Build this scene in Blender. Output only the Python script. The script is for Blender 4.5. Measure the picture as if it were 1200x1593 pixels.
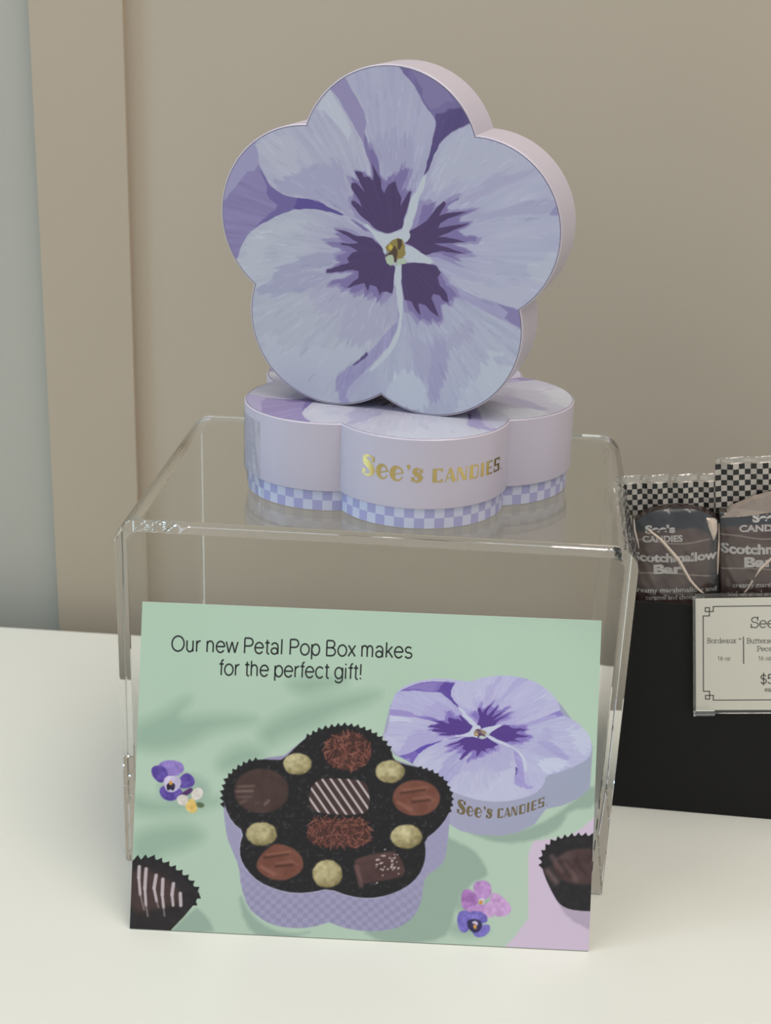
import bpy, bmesh, math, random
import numpy as np
from mathutils import Matrix, Vector

for _o in list(bpy.data.objects):
    bpy.data.objects.remove(_o)
scene = bpy.context.scene
COL = scene.collection
R = math.radians
MM = 0.001

# ------------------------------------------------------------------ camera
cam_data = bpy.data.cameras.new('camera')
cam = bpy.data.objects.new('camera', cam_data)
COL.objects.link(cam)
cam_data.sensor_fit = 'HORIZONTAL'
cam_data.sensor_width = 36.0
cam_data.lens = 73.404
cam_data.clip_start = 0.01
cam_data.dof.use_dof = True
cam_data.dof.focus_distance = 0.615
cam_data.dof.aperture_fstop = 26.0
cam.matrix_world = (Matrix.Translation((0.15206, -0.55675, 0.36209))
                    @ Matrix.Rotation(0.08424, 4, 'Z')
                    @ Matrix.Rotation(math.pi / 2 - 0.34583, 4, 'X')
                    @ Matrix.Rotation(0.02597, 4, 'Z'))
scene.camera = cam

# ------------------------------------------------------------------ light
world = bpy.data.worlds.new('shop_ambient')
scene.world = world
world.use_nodes = True
_bg = world.node_tree.nodes['Background']
_bg.inputs[0].default_value = (0.965, 0.98, 0.995, 1)
_bg.inputs[1].default_value = 0.60


def area_light(name, loc, target, sx, sy, power, color):
    ld = bpy.data.lights.new(name, 'AREA')
    ld.shape = 'RECTANGLE'
    ld.size, ld.size_y = sx, sy
    ld.energy = power
    ld.color = color
    ob = bpy.data.objects.new(name, ld)
    COL.objects.link(ob)
    ob.location = loc
    ob.rotation_euler = (Vector(target) - Vector(loc)).to_track_quat('-Z', 'Y').to_euler()
    return ob


area_light('ceiling_and_fill_panel', (0.95, -0.75, 2.3), (0.6, 0.15, 0.1), 1.3, 1.2, 23, (1.0, 0.90, 0.81))
area_light('ceiling_and_fill_panel', (0.55, -0.02, 2.3), (0.45, 0.08, 0.0), 1.0, 0.7, 11, (1.0, 0.92, 0.83))  # added overhead fill, lifts the shaded counter right of the card
area_light('ceiling_and_fill_panel', (-0.75, -0.1, 2.3), (-0.45, 0.08, 0.0), 1.0, 0.8, 12, (1.0, 0.95, 0.88))
area_light('shop_window_daylight', (-2.4, -0.9, 0.85), (0.1, 0.05, 0.15), 0.7, 1.1, 25, (0.38, 0.69, 1.0))

scene.view_settings.view_transform = 'Standard'
scene.view_settings.look = 'None'
scene.view_settings.exposure = -0.08
scene.view_settings.gamma = 1.0
scene.view_settings.use_curve_mapping = False
scene.cycles.max_bounces = 24
scene.cycles.glossy_bounces = 24
scene.cycles.transmission_bounces = 20
scene.cycles.transparent_max_bounces = 24

# ------------------------------------------------------------------ helpers
def lin(c):
    c = np.asarray(c, float) / 255.0
    return np.where(c <= 0.04045, c / 12.92, ((c + 0.055) / 1.055) ** 2.4)


def material(name, rgb, rough=0.5, metallic=0.0, noise=0.0, scale=60.0, bump=0.0, coat=0.0, spec=0.5):
    m = bpy.data.materials.new(name)
    m.use_nodes = True
    nt = m.node_tree
    b = nt.nodes['Principled BSDF']
    c = tuple(float(v) for v in lin(rgb))
    b.inputs['Base Color'].default_value = (*c, 1)
    b.inputs['Roughness'].default_value = rough
    b.inputs['Metallic'].default_value = metallic
    b.inputs['Coat Weight'].default_value = coat
    b.inputs['Specular IOR Level'].default_value = spec
    if noise or bump:
        tc = nt.nodes.new('ShaderNodeTexCoord')
        nz = nt.nodes.new('ShaderNodeTexNoise')
        nz.inputs['Scale'].default_value = scale
        nz.inputs['Detail'].default_value = 4
        nt.links.new(tc.outputs['Object'], nz.inputs['Vector'])
        if noise:
            cr = nt.nodes.new('ShaderNodeValToRGB')
            cr.color_ramp.elements[0].position = 0.3
            cr.color_ramp.elements[1].position = 0.7
            cr.color_ramp.elements[0].color = (*[v * (1 - noise) for v in c], 1)
            cr.color_ramp.elements[1].color = (*[min(1, v * (1 + noise)) for v in c], 1)
            nt.links.new(nz.outputs['Fac'], cr.inputs['Fac'])
            nt.links.new(cr.outputs['Color'], b.inputs['Base Color'])
        if bump:
            bp = nt.nodes.new('ShaderNodeBump')
            bp.inputs['Strength'].default_value = bump
            bp.inputs['Distance'].default_value = 0.0006
            nt.links.new(nz.outputs['Fac'], bp.inputs['Height'])
            nt.links.new(bp.outputs['Normal'], b.inputs['Normal'])
    return m


def print_material(name, rough=0.4, spec=0.5):
    m = bpy.data.materials.new(name)
    m.use_nodes = True
    nt = m.node_tree
    b = nt.nodes['Principled BSDF']
    a = nt.nodes.new('ShaderNodeAttribute')
    a.attribute_name = 'ink'
    nt.links.new(a.outputs['Color'], b.inputs['Base Color'])
    b.inputs['Roughness'].default_value = rough
    b.inputs['Specular IOR Level'].default_value = spec
    return m


def acrylic_material(name, tint=(0.965, 0.975, 0.965), ior=1.49, rough=0.0):
    m = bpy.data.materials.new(name)
    m.use_nodes = True
    b = m.node_tree.nodes['Principled BSDF']
    b.inputs['Base Color'].default_value = (*tint, 1)
    b.inputs['Roughness'].default_value = rough
    b.inputs['IOR'].default_value = ior
    b.inputs['Transmission Weight'].default_value = 1.0
    return m


def film_material(name, tint=(0.95, 0.96, 0.98), amount=0.14, rough=0.12, bump=0.5, scale=300.0):
    """thin clear wrapping film: see-through with a glossy crinkled skin"""
    m = bpy.data.materials.new(name)
    m.use_nodes = True
    nt = m.node_tree
    nt.nodes.remove(nt.nodes['Principled BSDF'])
    out = nt.nodes['Material Output']
    tr = nt.nodes.new('ShaderNodeBsdfTransparent')
    tr.inputs['Color'].default_value = (*tint, 1)
    gl = nt.nodes.new('ShaderNodeBsdfGlossy')
    gl.inputs['Roughness'].default_value = rough
    mx = nt.nodes.new('ShaderNodeMixShader')
    mx.inputs['Fac'].default_value = amount
    tc = nt.nodes.new('ShaderNodeTexCoord')
    nz = nt.nodes.new('ShaderNodeTexNoise')
    nz.inputs['Scale'].default_value = scale
    nz.inputs['Detail'].default_value = 3
    bp = nt.nodes.new('ShaderNodeBump')
    bp.inputs['Strength'].default_value = bump
    bp.inputs['Distance'].default_value = 0.001
    nt.links.new(tc.outputs['Object'], nz.inputs['Vector'])
    nt.links.new(nz.outputs['Fac'], bp.inputs['Height'])
    nt.links.new(bp.outputs['Normal'], gl.inputs['Normal'])
    nt.links.new(tr.outputs[0], mx.inputs[1])
    nt.links.new(gl.outputs[0], mx.inputs[2])
    nt.links.new(mx.outputs[0], out.inputs['Surface'])
    return m


def mesh_object(name, verts, faces, mats, parent=None, face_mats=None, smooth=None, ink=None):
    me = bpy.data.meshes.new(name)
    me.from_pydata(verts if isinstance(verts, list) else np.asarray(verts).tolist(), [], faces)
    for m in (mats if isinstance(mats, (list, tuple)) else [mats]):
        me.materials.append(m)
    if face_mats is not None:
        me.polygons.foreach_set('material_index', np.asarray(face_mats, dtype=np.int32))
    if ink is not None:
        at = me.color_attributes.new('ink', 'FLOAT_COLOR', 'POINT')
        buf = np.ones((len(me.vertices), 4), np.float32)
        buf[:, :3] = ink
        at.data.foreach_set('color', buf.ravel())
    me.update()
    if smooth is not None:
        me.polygons.foreach_set('use_smooth', np.ones(len(me.polygons), bool))
        me.set_sharp_from_angle(angle=R(smooth))
    ob = bpy.data.objects.new(name, me)
    COL.objects.link(ob)
    ob.parent = parent
    return ob


def box_geo(x0, x1, y0, y1, z0, z1):
    v = [(x, y, z) for z in (z0, z1) for y in (y0, y1) for x in (x0, x1)]
    f = [(0, 2, 3, 1), (4, 5, 7, 6), (0, 1, 5, 4), (2, 6, 7, 3), (0, 4, 6, 2), (1, 3, 7, 5)]
    return v, f


def bevel(ob, width, segs=2):
    md = ob.modifiers.new('soft_edges', 'BEVEL')
    md.width = width
    md.segments = segs
    md.limit_method = 'ANGLE'
    md.angle_limit = R(40)
    return ob


def box(name, x0, x1, y0, y1, z0, z1, mat, parent=None, bev=0.0):
    v, f = box_geo(x0, x1, y0, y1, z0, z1)
    ob = mesh_object(name, v, f, mat, parent)
    if bev:
        bevel(ob, bev)
    return ob


def empty(name, mat4):
    o = bpy.data.objects.new(name, None)
    o.empty_display_size = 0.02
    COL.objects.link(o)
    o.matrix_world = mat4
    return o


def tag(o, label=None, cat=None, group=None, kind=None):
    if label: o['label'] = label
    if cat: o['category'] = cat
    if group: o['group'] = group
    if kind: o['kind'] = kind
    return o


# ------------------------------------------------------------------ painting of printed artwork (vertex inks)
def _hash(ix, iy, seed):
    n = (ix.astype(np.int64) * 374761393 + iy.astype(np.int64) * 668265263 + seed * 1442695041) & 0x7fffffff
    n = ((n ^ (n >> 13)) * 1274126177) & 0x7fffffff
    n = n ^ (n >> 16)
    return (n & 0xffff) / 65535.0


def vnoise(x, y, seed=0):
    ix, iy = np.floor(x), np.floor(y)
    fx, fy = x - ix, y - iy
    fx, fy = fx * fx * (3 - 2 * fx), fy * fy * (3 - 2 * fy)
    a = _hash(ix, iy, seed); b = _hash(ix + 1, iy, seed)
    c = _hash(ix, iy + 1, seed); d = _hash(ix + 1, iy + 1, seed)
    return (a * (1 - fx) + b * fx) * (1 - fy) + (c * (1 - fx) + d * fx) * fy


def fbm(x, y, seed=0, octs=3):
    s = 0; a = 0.5; t = 0
    for k in range(octs):
        s = s + a * vnoise(x * 2 ** k, y * 2 ** k, seed + k); t += a; a *= 0.5
    return s / t


def poly_alpha(P, poly, soft):
    """coverage of points P by a polygon, with an edge `soft` wide"""
    poly = np.asarray(poly, float)
    lo, hi = poly.min(0) - soft, poly.max(0) + soft
    idx = np.nonzero((P[:, 0] > lo[0]) & (P[:, 0] < hi[0]) & (P[:, 1] > lo[1]) & (P[:, 1] < hi[1]))[0]
    if not len(idx):
        return idx, np.zeros(0)
    q = P[idx]
    ins = np.zeros(len(q), bool)
    dist = np.full(len(q), 1e9)
    n = len(poly)
    for i in range(n):
        a, b = poly[i], poly[(i + 1) % n]
        c = (a[1] > q[:, 1]) != (b[1] > q[:, 1])
        with np.errstate(divide='ignore', invalid='ignore'):
            xi = (b[0] - a[0]) * (q[:, 1] - a[1]) / (b[1] - a[1]) + a[0]
        ins ^= c & (q[:, 0] < xi)
        d = b - a
        t = np.clip(((q - a) @ d) / max(d @ d, 1e-9), 0, 1)
        e = q - a - t[:, None] * d
        dist = np.minimum(dist, e[:, 0] ** 2 + e[:, 1] ** 2)
    sd = np.sqrt(dist) * np.where(ins, 1, -1)
    return idx, np.clip(sd / soft + 0.5, 0, 1)


def line_alpha(P, pts, width, soft):
    pts = np.asarray(pts, float)
    m = width + soft
    lo, hi = pts.min(0) - m, pts.max(0) + m
    idx = np.nonzero((P[:, 0] > lo[0]) & (P[:, 0] < hi[0]) & (P[:, 1] > lo[1]) & (P[:, 1] < hi[1]))[0]
    if not len(idx):
        return idx, np.zeros(0)
    q = P[idx]
    best = np.full(len(q), 1e9)
    for a, b in zip(pts[:-1], pts[1:]):
        d = b - a
        t = np.clip(((q - a) @ d) / max(d @ d, 1e-9), 0, 1)
        e = q - a - t[:, None] * d
        best = np.minimum(best, np.hypot(e[:, 0], e[:, 1]))
    return idx, np.clip((width / 2 - best) / soft + 0.5, 0, 1)


def lay(ink, idx, al, color, alpha=1.0):
    al = (al * alpha)[:, None]
    ink[idx] = ink[idx] * (1 - al) + np.asarray(color, float) * al


def smooth_poly(p, it=1):
    p = np.asarray(p, float)
    for _ in range(it):
        a = p * 0.75 + np.roll(p, -1, 0) * 0.25
        b = p * 0.25 + np.roll(p, -1, 0) * 0.75
        p = np.stack([a, b], 1).reshape(-1, 2)
    return p


PRINT_GAIN = np.array((1.17, 1.12, 1.06))          # ink tones were judged under the shop's light: undo it


def to_albedo(ink, gain=PRINT_GAIN):
    return np.clip(lin(np.clip(ink, 0, 255)) * gain, 0.004, 0.92)


FLOWER = [
('under_left',[(-54.0,40.4),(-52.3,33.2),(-51.9,29.6),(-48.9,23.7),(-46.9,21.1),(-42.2,18.7),(-35.6,17.6),(-30.4,18.0),(-25.1,16.6),(-21.2,15.1),(-16.9,12.9),(-18.5,12.5),(-23.8,13.1),(-27.7,13.9),(-34.3,13.8),(-40.8,12.0),(-45.5,9.8),(-54.1,4.7),(-58.5,-0.7),(-61.2,-9.6),(-71.1,-6.2),(-73.1,12.6),(-66.3,31.7)]),
('ul_light',[(-54.3,40.4),(-52.3,33.2),(-51.9,29.9),(-54.2,26.7),(-57.2,26.2),(-62.2,19.6),(-67.7,13.6),(-71.7,13.3),(-67.6,28.5)]),
('ul_light2',[(-44.8,14.1),(-42.9,15.5),(-39.6,15.2),(-36.9,16.6),(-36.2,14.8),(-40.9,12.9),(-44.8,11.3)]),
('ul_dark',[(-52.1,30.2),(-50.9,27.8),(-48.9,23.7),(-46.9,21.1),(-42.2,18.7),(-35.6,17.6),(-35.9,14.2),(-40.8,12.0),(-45.5,9.8),(-54.1,4.7),(-50.1,8.8),(-45.5,12.5),(-44.2,14.5),(-47.5,16.7),(-48.9,18.8),(-48.6,21.3),(-50.9,25.4)]),
('ul_darkest',[(-36.2,17.8),(-30.4,18.0),(-25.1,16.6),(-21.2,15.1),(-16.9,12.9),(-18.5,12.5),(-23.8,13.1),(-27.7,13.9),(-34.3,13.8),(-37.5,13.2)]),
('under_right',[(0.0,70.5),(12.4,68.3),(19.2,65.2),(25.6,58.8),(30.2,53.3),(31.9,49.1),(27.4,48.5),(23.2,45.7),(19.7,42.2),(18.0,38.6),(16.9,35.6),(15.5,31.9),(14.0,30.1),(13.3,31.2),(13.8,34.8),(15.5,38.4),(16.6,42.0),(16.5,44.9),(17.8,49.7),(16.8,51.9),(13.6,54.6),(10.9,59.1),(7.7,63.5),(4.5,66.7)]),
('ur_dark',[(17.5,52.8),(21.0,53.3),(22.8,54.9),(27.0,55.4),(28.9,53.8),(31.6,49.3),(27.4,48.5),(23.2,45.7),(19.7,42.2),(18.0,38.6),(16.9,35.6),(15.5,31.9),(14.0,30.1),(13.3,31.2),(13.8,34.8),(15.5,38.4),(16.6,42.0),(16.5,44.9),(17.8,49.7)]),
('ur_light',[(7.5,68.0),(9.9,68.2),(14.9,66.2),(20.6,61.9),(24.5,57.6),(21.4,57.4),(18.5,54.9),(15.4,54.1),(11.9,58.5),(12.1,61.4),(9.5,64.7)]),
('petal_top',[(-18.1,66.1),(-18.0,63.8),(-12.0,57.2),(-9.8,50.3),(-9.1,44.5),(-6.4,38.7),(-3.7,31.3),(-0.6,15.1),(6.1,7.1),(9.6,15.9),(14.0,30.6),(15.7,37.9),(16.6,43.8),(17.9,49.7),(16.8,51.9),(13.4,54.7),(10.8,59.2),(7.7,63.6),(4.3,66.8),(1.2,70.6),(-2.5,72.6),(-12.4,71.0)]),
('petal_topleft',[(-23.8,61.2),(-20.3,54.4),(-15.6,48.8),(-12.4,43.1),(-8.8,33.8),(-5.9,22.0),(2.3,6.8),(-10.7,10.7),(-17.2,12.8),(-26.4,16.8),(-30.4,18.0),(-35.6,17.6),(-42.2,18.8),(-47.0,21.1),(-50.2,26.1),(-52.1,29.6),(-52.4,33.2),(-54.0,38.5),(-37.4,48.6),(-32.7,46.5),(-28.0,55.1)]),
('band',[(-24.1,59.7),(-18.2,64.1),(-13.3,56.8),(-10.3,52.0),(-9.2,48.0),(-9.8,44.4),(-7.7,38.6),(-3.8,34.1),(-3.2,27.6),(-6.2,31.6),(-8.9,35.6),(-10.6,40.8),(-13.6,45.9),(-16.9,50.5),(-20.2,55.5)]),
('band_dark',[(-9.8,44.4),(-7.7,38.6),(-3.8,34.1),(-3.2,27.6),(-6.2,31.6),(-8.6,35.6),(-10.0,40.9)]),
('petal_left',[(-62.0,-10.4),(-58.7,-0.8),(-54.1,4.7),(-45.6,9.9),(-40.8,12.0),(-34.3,14.0),(-27.7,14.0),(-21.2,13.3),(-10.7,9.9),(-0.2,4.9),(3.1,-1.7),(3.2,-19.2),(-9.8,-20.5),(-20.4,-21.5),(-33.7,-22.7),(-52.6,-24.5),(-56.8,-18.5)]),
('petal_lowleft',[(-55.4,-18.6),(-53.2,-22.8),(-50.5,-20.5),(-47.8,-22.3),(-45.0,-22.3),(-42.9,-21.6),(-39.7,-18.4),(-36.4,-19.1),(-32.4,-18.8),(-31.1,-16.6),(-27.9,-15.3),(-25.9,-13.1),(-22.7,-11.5),(-17.9,-14.9),(-9.9,-16.7),(-2.1,-15.9),(5.0,-11.5),(7.1,-18.9),(5.5,-26.6),(0.8,-32.7),(-5.3,-40.0),(-11.8,-45.6),(-17.9,-48.9),(-18.8,-55.1),(-16.6,-65.5),(-30.3,-67.1),(-52.5,-50.8),(-58.1,-30.3)]),
('petal_right',[(31.5,50.5),(27.2,48.2),(23.2,45.6),(19.7,42.1),(17.9,38.0),(16.4,33.2),(12.9,25.8),(9.6,15.9),(7.3,8.5),(6.2,3.5),(15.2,1.8),(18.6,-0.9),(23.2,-6.1),(27.1,-9.7),(33.6,-13.1),(42.5,-15.0),(53.4,-17.9),(65.6,-8.4),(71.5,11.3),(69.4,23.0),(60.0,37.4),(45.1,45.6),(33.9,47.2)]),
('petal_lowright',[(4.8,-6.5),(10.6,-9.0),(18.7,-1.6),(23.2,-6.1),(27.1,-9.7),(33.6,-13.1),(42.5,-15.0),(53.4,-17.4),(58.2,-26.4),(55.8,-46.8),(33.7,-63.6),(12.8,-64.7),(-0.2,-58.3),(-16.1,-65.4),(-20.1,-55.2),(-17.9,-48.9),(-9.1,-44.6),(0.9,-34.7),(5.3,-26.6),(6.3,-18.9)]),
('lr_fold',[(5.8,-19.0),(5.6,-26.6),(0.5,-32.2),(-5.9,-40.6),(-12.4,-45.9),(-17.7,-48.7),(-18.9,-52.5),(-18.8,-57.1),(-16.1,-62.4),(-12.7,-62.4),(-14.2,-57.2),(-9.0,-50.1),(-2.6,-42.8),(3.1,-35.8),(6.1,-28.4),(6.8,-23.9)]),
('lr_fold_lit',[(-9.0,-50.1),(-6.4,-48.5),(-1.2,-42.7),(-5.7,-49.7),(-8.9,-54.0),(-12.8,-59.1),(-14.8,-60.0),(-14.2,-56.6)]),
('lr_slit',[(-12.1,-45.7),(-9.2,-42.6),(-6.4,-40.1),(-5.7,-40.8),(-7.2,-42.7),(-9.8,-44.8),(-11.9,-46.1)]),
('lr_top',[(21.3,-6.9),(27.2,-11.0),(30.4,-12.0),(34.9,-13.7),(41.3,-15.0),(46.3,-16.0),(50.8,-16.9),(53.9,-17.5),(55.3,-20.4),(55.6,-25.4),(51.1,-23.3),(45.4,-21.4),(40.3,-19.4),(37.0,-17.9),(32.5,-16.4),(28.7,-15.5),(25.4,-12.8)]),
('lr_topdark',[(44.5,-15.8),(50.8,-16.9),(53.9,-17.5),(55.3,-20.4),(55.3,-25.1),(51.8,-23.3),(47.9,-21.2),(49.0,-18.6)]),
('lr_mid',[(8.9,-32.6),(14.1,-33.4),(18.6,-31.6),(25.6,-29.7),(29.9,-26.7),(36.7,-23.5),(37.9,-27.2),(34.6,-31.3),(30.9,-32.9),(27.2,-37.1),(26.5,-41.7),(26.0,-46.2),(23.4,-51.7),(22.9,-56.6),(20.3,-56.9),(18.9,-53.5),(18.0,-49.0),(14.7,-46.8),(13.9,-43.0),(11.8,-41.3),(13.0,-37.3)]),
('lr_midline',[(19.0,-33.5),(25.7,-31.6),(26.5,-41.7),(25.7,-46.3),(23.3,-51.0),(22.9,-56.6),(20.3,-56.6),(18.9,-50.9),(19.4,-41.8)]),
('lr_light',[(1.9,-58.0),(2.4,-52.7),(5.6,-48.5),(8.7,-45.5),(11.4,-46.5),(14.7,-47.5),(18.1,-51.0),(18.2,-53.6),(19.3,-56.1),(18.9,-62.0),(12.0,-62.2),(6.0,-61.5)]),
('lr_light2',[(30.4,-62.0),(30.7,-55.4),(34.2,-49.2),(40.2,-40.8),(46.1,-32.6),(47.4,-34.4),(45.9,-40.9),(50.4,-41.0),(53.8,-35.6),(54.3,-43.1),(49.6,-50.0),(41.1,-57.5)]),
('lf_shade',[(-53.3,-22.0),(-54.0,-18.9),(-47.9,-16.2),(-46.3,-14.3),(-46.0,-11.7),(-42.6,-8.9),(-36.6,-7.1),(-30.7,-2.8),(-26.1,-2.4),(-20.8,-2.6),(-21.4,-7.0),(-27.9,-8.8),(-33.9,-10.0),(-35.2,-11.4),(-31.2,-9.8),(-23.9,-9.7),(-21.3,-10.8),(-25.8,-14.3),(-31.1,-17.4),(-33.8,-19.2),(-36.4,-18.5),(-40.5,-19.8),(-45.2,-22.2),(-50.6,-20.5)]),
('lf_light',[(-60.9,-9.8),(-58.2,-2.0),(-54.1,3.4),(-46.1,6.6),(-34.2,10.0),(-28.9,9.8),(-40.8,4.5),(-45.4,0.4),(-50.7,-2.6),(-52.0,-7.8),(-50.7,-11.5),(-54.0,-17.6)]),
('ll_light',[(-50.5,-38.7),(-49.1,-36.6),(-44.3,-39.4),(-42.3,-41.8),(-38.8,-42.8),(-35.5,-41.1),(-32.7,-43.4),(-28.0,-39.7),(-23.9,-41.2),(-16.6,-37.8),(-6.7,-36.2),(-6.0,-39.3),(-13.1,-45.9),(-17.7,-49.0),(-19.6,-55.2),(-16.8,-61.5),(-33.1,-63.4),(-45.6,-54.1),(-51.2,-45.4)]),
('ll_mid',[(-16.3,-24.9),(-7.3,-17.7),(-0.7,-20.9),(4.6,-22.9),(1.6,-29.5),(-5.4,-36.7),(-9.3,-38.4),(-14.7,-37.0),(-19.4,-34.9),(-16.8,-31.4)]),
('ll_mid2',[(-31.1,-18.6),(-23.2,-12.8),(-17.2,-14.8),(-15.2,-18.4),(-17.7,-23.8),(-24.2,-27.0),(-30.4,-22.4)]),
('tl_light',[(-53.6,37.1),(-47.7,40.8),(-38.6,42.6),(-37.2,36.7),(-37.5,30.6),(-34.5,27.2),(-35.8,25.3),(-41.0,27.9),(-45.0,28.9),(-49.0,32.2),(-52.3,34.5)]),
('tl_white',[(-23.8,59.1),(-22.1,56.0),(-19.5,52.6),(-16.9,48.7),(-15.2,44.1),(-16.0,40.5),(-18.7,44.4),(-22.6,48.3),(-25.9,51.1),(-28.4,51.5),(-27.2,55.1)]),
('tl_shade',[(-46.2,21.4),(-37.1,28.2),(-28.0,31.3),(-18.4,33.1),(-17.0,28.4),(-16.1,20.0),(-14.7,14.0),(-25.1,16.6),(-30.4,18.2),(-35.6,17.8),(-42.2,19.0)]),
('tp_shade',[(-9.0,40.9),(-2.8,43.7),(3.4,45.3),(9.2,42.1),(10.1,33.9),(7.2,29.0),(0.8,29.7),(-3.8,34.1),(-7.7,38.6)]),
('r_shade',[(26.2,23.2),(34.0,26.8),(43.4,33.9),(54.1,37.0),(57.7,36.1),(51.4,31.0),(42.6,26.8),(34.3,22.0),(28.8,19.8)]),
('r_shade2',[(32.0,17.7),(41.9,18.5),(52.5,23.4),(66.2,26.2),(67.2,20.4),(55.2,18.9),(43.2,16.8),(37.1,14.5),(30.9,14.6)]),
('r_edge',[(62.5,19.2),(64.6,22.6),(66.0,24.5),(67.9,19.3)]),
('r_lit',[(19.3,38.1),(23.3,44.2),(30.4,48.1),(41.7,41.9),(50.8,40.2),(57.1,36.6),(51.3,33.3),(38.6,32.4),(28.9,29.4),(22.9,25.9),(18.0,23.8),(16.6,28.4)]),
('r_lit2',[(54.9,-3.3),(56.4,0.5),(62.3,4.0),(67.0,6.2),(67.4,0.2),(61.3,-7.6),(59.3,-5.9),(56.8,-5.5)]),
('r_low',[(27.1,-8.3),(30.8,-7.3),(34.7,-8.8),(40.9,-7.6),(41.6,-10.0),(48.5,-10.0),(54.5,-7.0),(59.4,-7.8),(53.9,-16.9),(45.0,-15.2),(36.2,-13.6),(30.4,-11.7)]),
('halo',[(0.2,6.5),(-3.7,7.5),(-8.3,10.1),(-12.3,12.2),(-15.5,17.2),(-15.8,19.8),(-14.4,20.2),(-11.9,18.3),(-15.4,25.6),(-16.6,27.9),(-12.9,26.6),(-13.6,30.2),(-10.0,29.7),(-6.6,28.4),(-7.9,35.5),(-9.2,41.6),(-6.4,39.8),(-4.0,34.2),(-3.4,29.6),(-0.5,27.2),(3.5,30.9),(2.2,27.4),(4.3,30.2),(6.6,35.0),(6.4,31.9),(9.9,32.6),(8.7,28.4),(6.2,22.0),(8.9,24.8),(10.0,23.9),(8.2,15.4),(6.5,9.4)]),
('halo',[(9.5,8.6),(10.7,12.9),(11.9,17.8),(12.8,21.0),(14.5,20.3),(16.1,21.5),(17.7,21.3),(17.3,18.2),(19.4,19.4),(22.6,21.7),(28.4,25.0),(28.9,24.2),(23.2,20.2),(23.3,18.1),(28.7,18.5),(36.1,19.6),(34.0,18.4),(28.8,16.0),(28.9,13.9),(33.7,14.5),(32.7,12.6),(28.0,10.2),(32.4,8.4),(37.2,8.8),(36.3,6.1),(29.3,5.5),(26.6,4.8),(32.2,3.1),(35.8,1.3),(29.6,0.3),(27.5,-1.0),(31.4,-3.3),(25.3,-1.7),(21.4,-0.4),(16.5,-0.1),(12.6,1.5),(7.8,3.7)]),
('halo',[(6.4,-3.9),(12.2,-2.8),(19.9,-3.0),(22.8,-5.6),(24.5,-7.1),(26.3,-10.1),(28.6,-11.5),(30.3,-14.1),(28.0,-16.4),(27.8,-19.2),(25.0,-17.3),(22.9,-19.1),(24.2,-23.9),(22.7,-27.3),(19.8,-25.4),(18.2,-27.2),(15.3,-25.3),(13.7,-27.1),(10.8,-23.5),(8.5,-22.7),(7.2,-18.4),(6.2,-7.7)]),
('halo',[(-9.3,5.0),(-13.2,7.3),(-21.2,8.3),(-21.4,6.6),(-17.1,4.3),(-26.2,2.8),(-22.7,1.1),(-18.7,0.9),(-15.9,-0.4),(-21.5,-2.5),(-20.9,-4.7),(-18.6,-5.5),(-24.2,-8.8),(-24.2,-10.4),(-20.2,-10.3),(-14.5,-9.2),(-12.2,-9.3),(-15.6,-11.8),(-22.4,-13.5),(-24.1,-15.9),(-18.9,-15.4),(-17.7,-17.5),(-14.3,-16.6),(-12.0,-19.1),(-7.5,-16.5),(-6.8,-19.8),(-2.9,-17.2),(-1.1,-21.9),(1.1,-19.0),(3.2,-16.1),(4.2,-5.2),(-0.8,2.5),(-5.3,5.3)]),
('halo',[(-13.9,11.5),(-10.5,10.2),(-6.8,7.8),(-7.1,7.0),(-9.9,8.1),(-13.0,10.0)]),
('blotch',[(0.2,7.1),(-2.6,7.6),(-6.0,9.8),(-9.5,12.4),(-12.3,15.1),(-14.2,17.3),(-14.4,18.6),(-12.7,18.5),(-10.0,16.3),(-11.3,18.9),(-13.4,21.6),(-14.5,23.4),(-14.3,25.2),(-12.6,25.3),(-10.3,23.4),(-8.8,21.9),(-11.3,25.9),(-13.3,29.7),(-10.2,29.4),(-9.7,27.9),(-7.7,28.0),(-6.0,26.6),(-5.5,28.4),(-6.7,33.1),(-4.8,30.3),(-3.0,27.6),(-2.3,24.0),(-1.4,22.2),(0.1,25.2),(1.7,26.4),(3.0,27.0),(3.7,23.9),(5.5,20.9),(5.3,18.0),(6.3,19.9),(8.6,24.0),(9.5,23.8),(8.8,20.1),(7.3,14.8),(6.2,9.9),(3.5,8.1)]),
('blotch',[(9.2,8.6),(12.7,11.0),(15.9,13.4),(18.0,16.1),(19.5,18.4),(21.8,21.1),(22.9,20.7),(22.2,18.6),(20.4,15.3),(23.4,16.6),(26.6,17.3),(31.1,18.0),(28.2,16.4),(24.5,14.8),(21.4,12.8),(20.4,10.6),(23.6,11.6),(27.9,12.8),(32.7,13.7),(29.0,11.8),(25.3,9.9),(22.1,8.4),(20.3,7.5),(23.8,7.7),(27.1,7.2),(31.4,6.5),(27.7,5.9),(22.8,5.2),(19.0,4.7),(21.2,4.2),(25.1,3.7),(28.4,2.8),(31.7,2.0),(27.3,2.1),(23.0,2.2),(18.6,1.4),(15.9,0.2),(13.1,1.2),(9.7,3.4),(7.8,4.0)]),
('blotch',[(6.7,-3.8),(12.2,-3.0),(17.7,-3.0),(20.5,-3.7),(22.3,-6.2),(21.0,-8.0),(21.9,-11.1),(23.6,-12.0),(24.8,-13.5),(25.8,-17.2),(23.3,-16.4),(22.1,-14.8),(19.6,-14.3),(18.9,-16.2),(20.6,-19.3),(21.9,-23.3),(19.1,-21.6),(16.8,-19.1),(13.9,-18.6),(14.8,-23.4),(12.4,-20.6),(11.2,-18.6),(10.0,-18.1),(8.1,-17.8),(7.3,-13.0),(6.4,-7.7)]),
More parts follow.
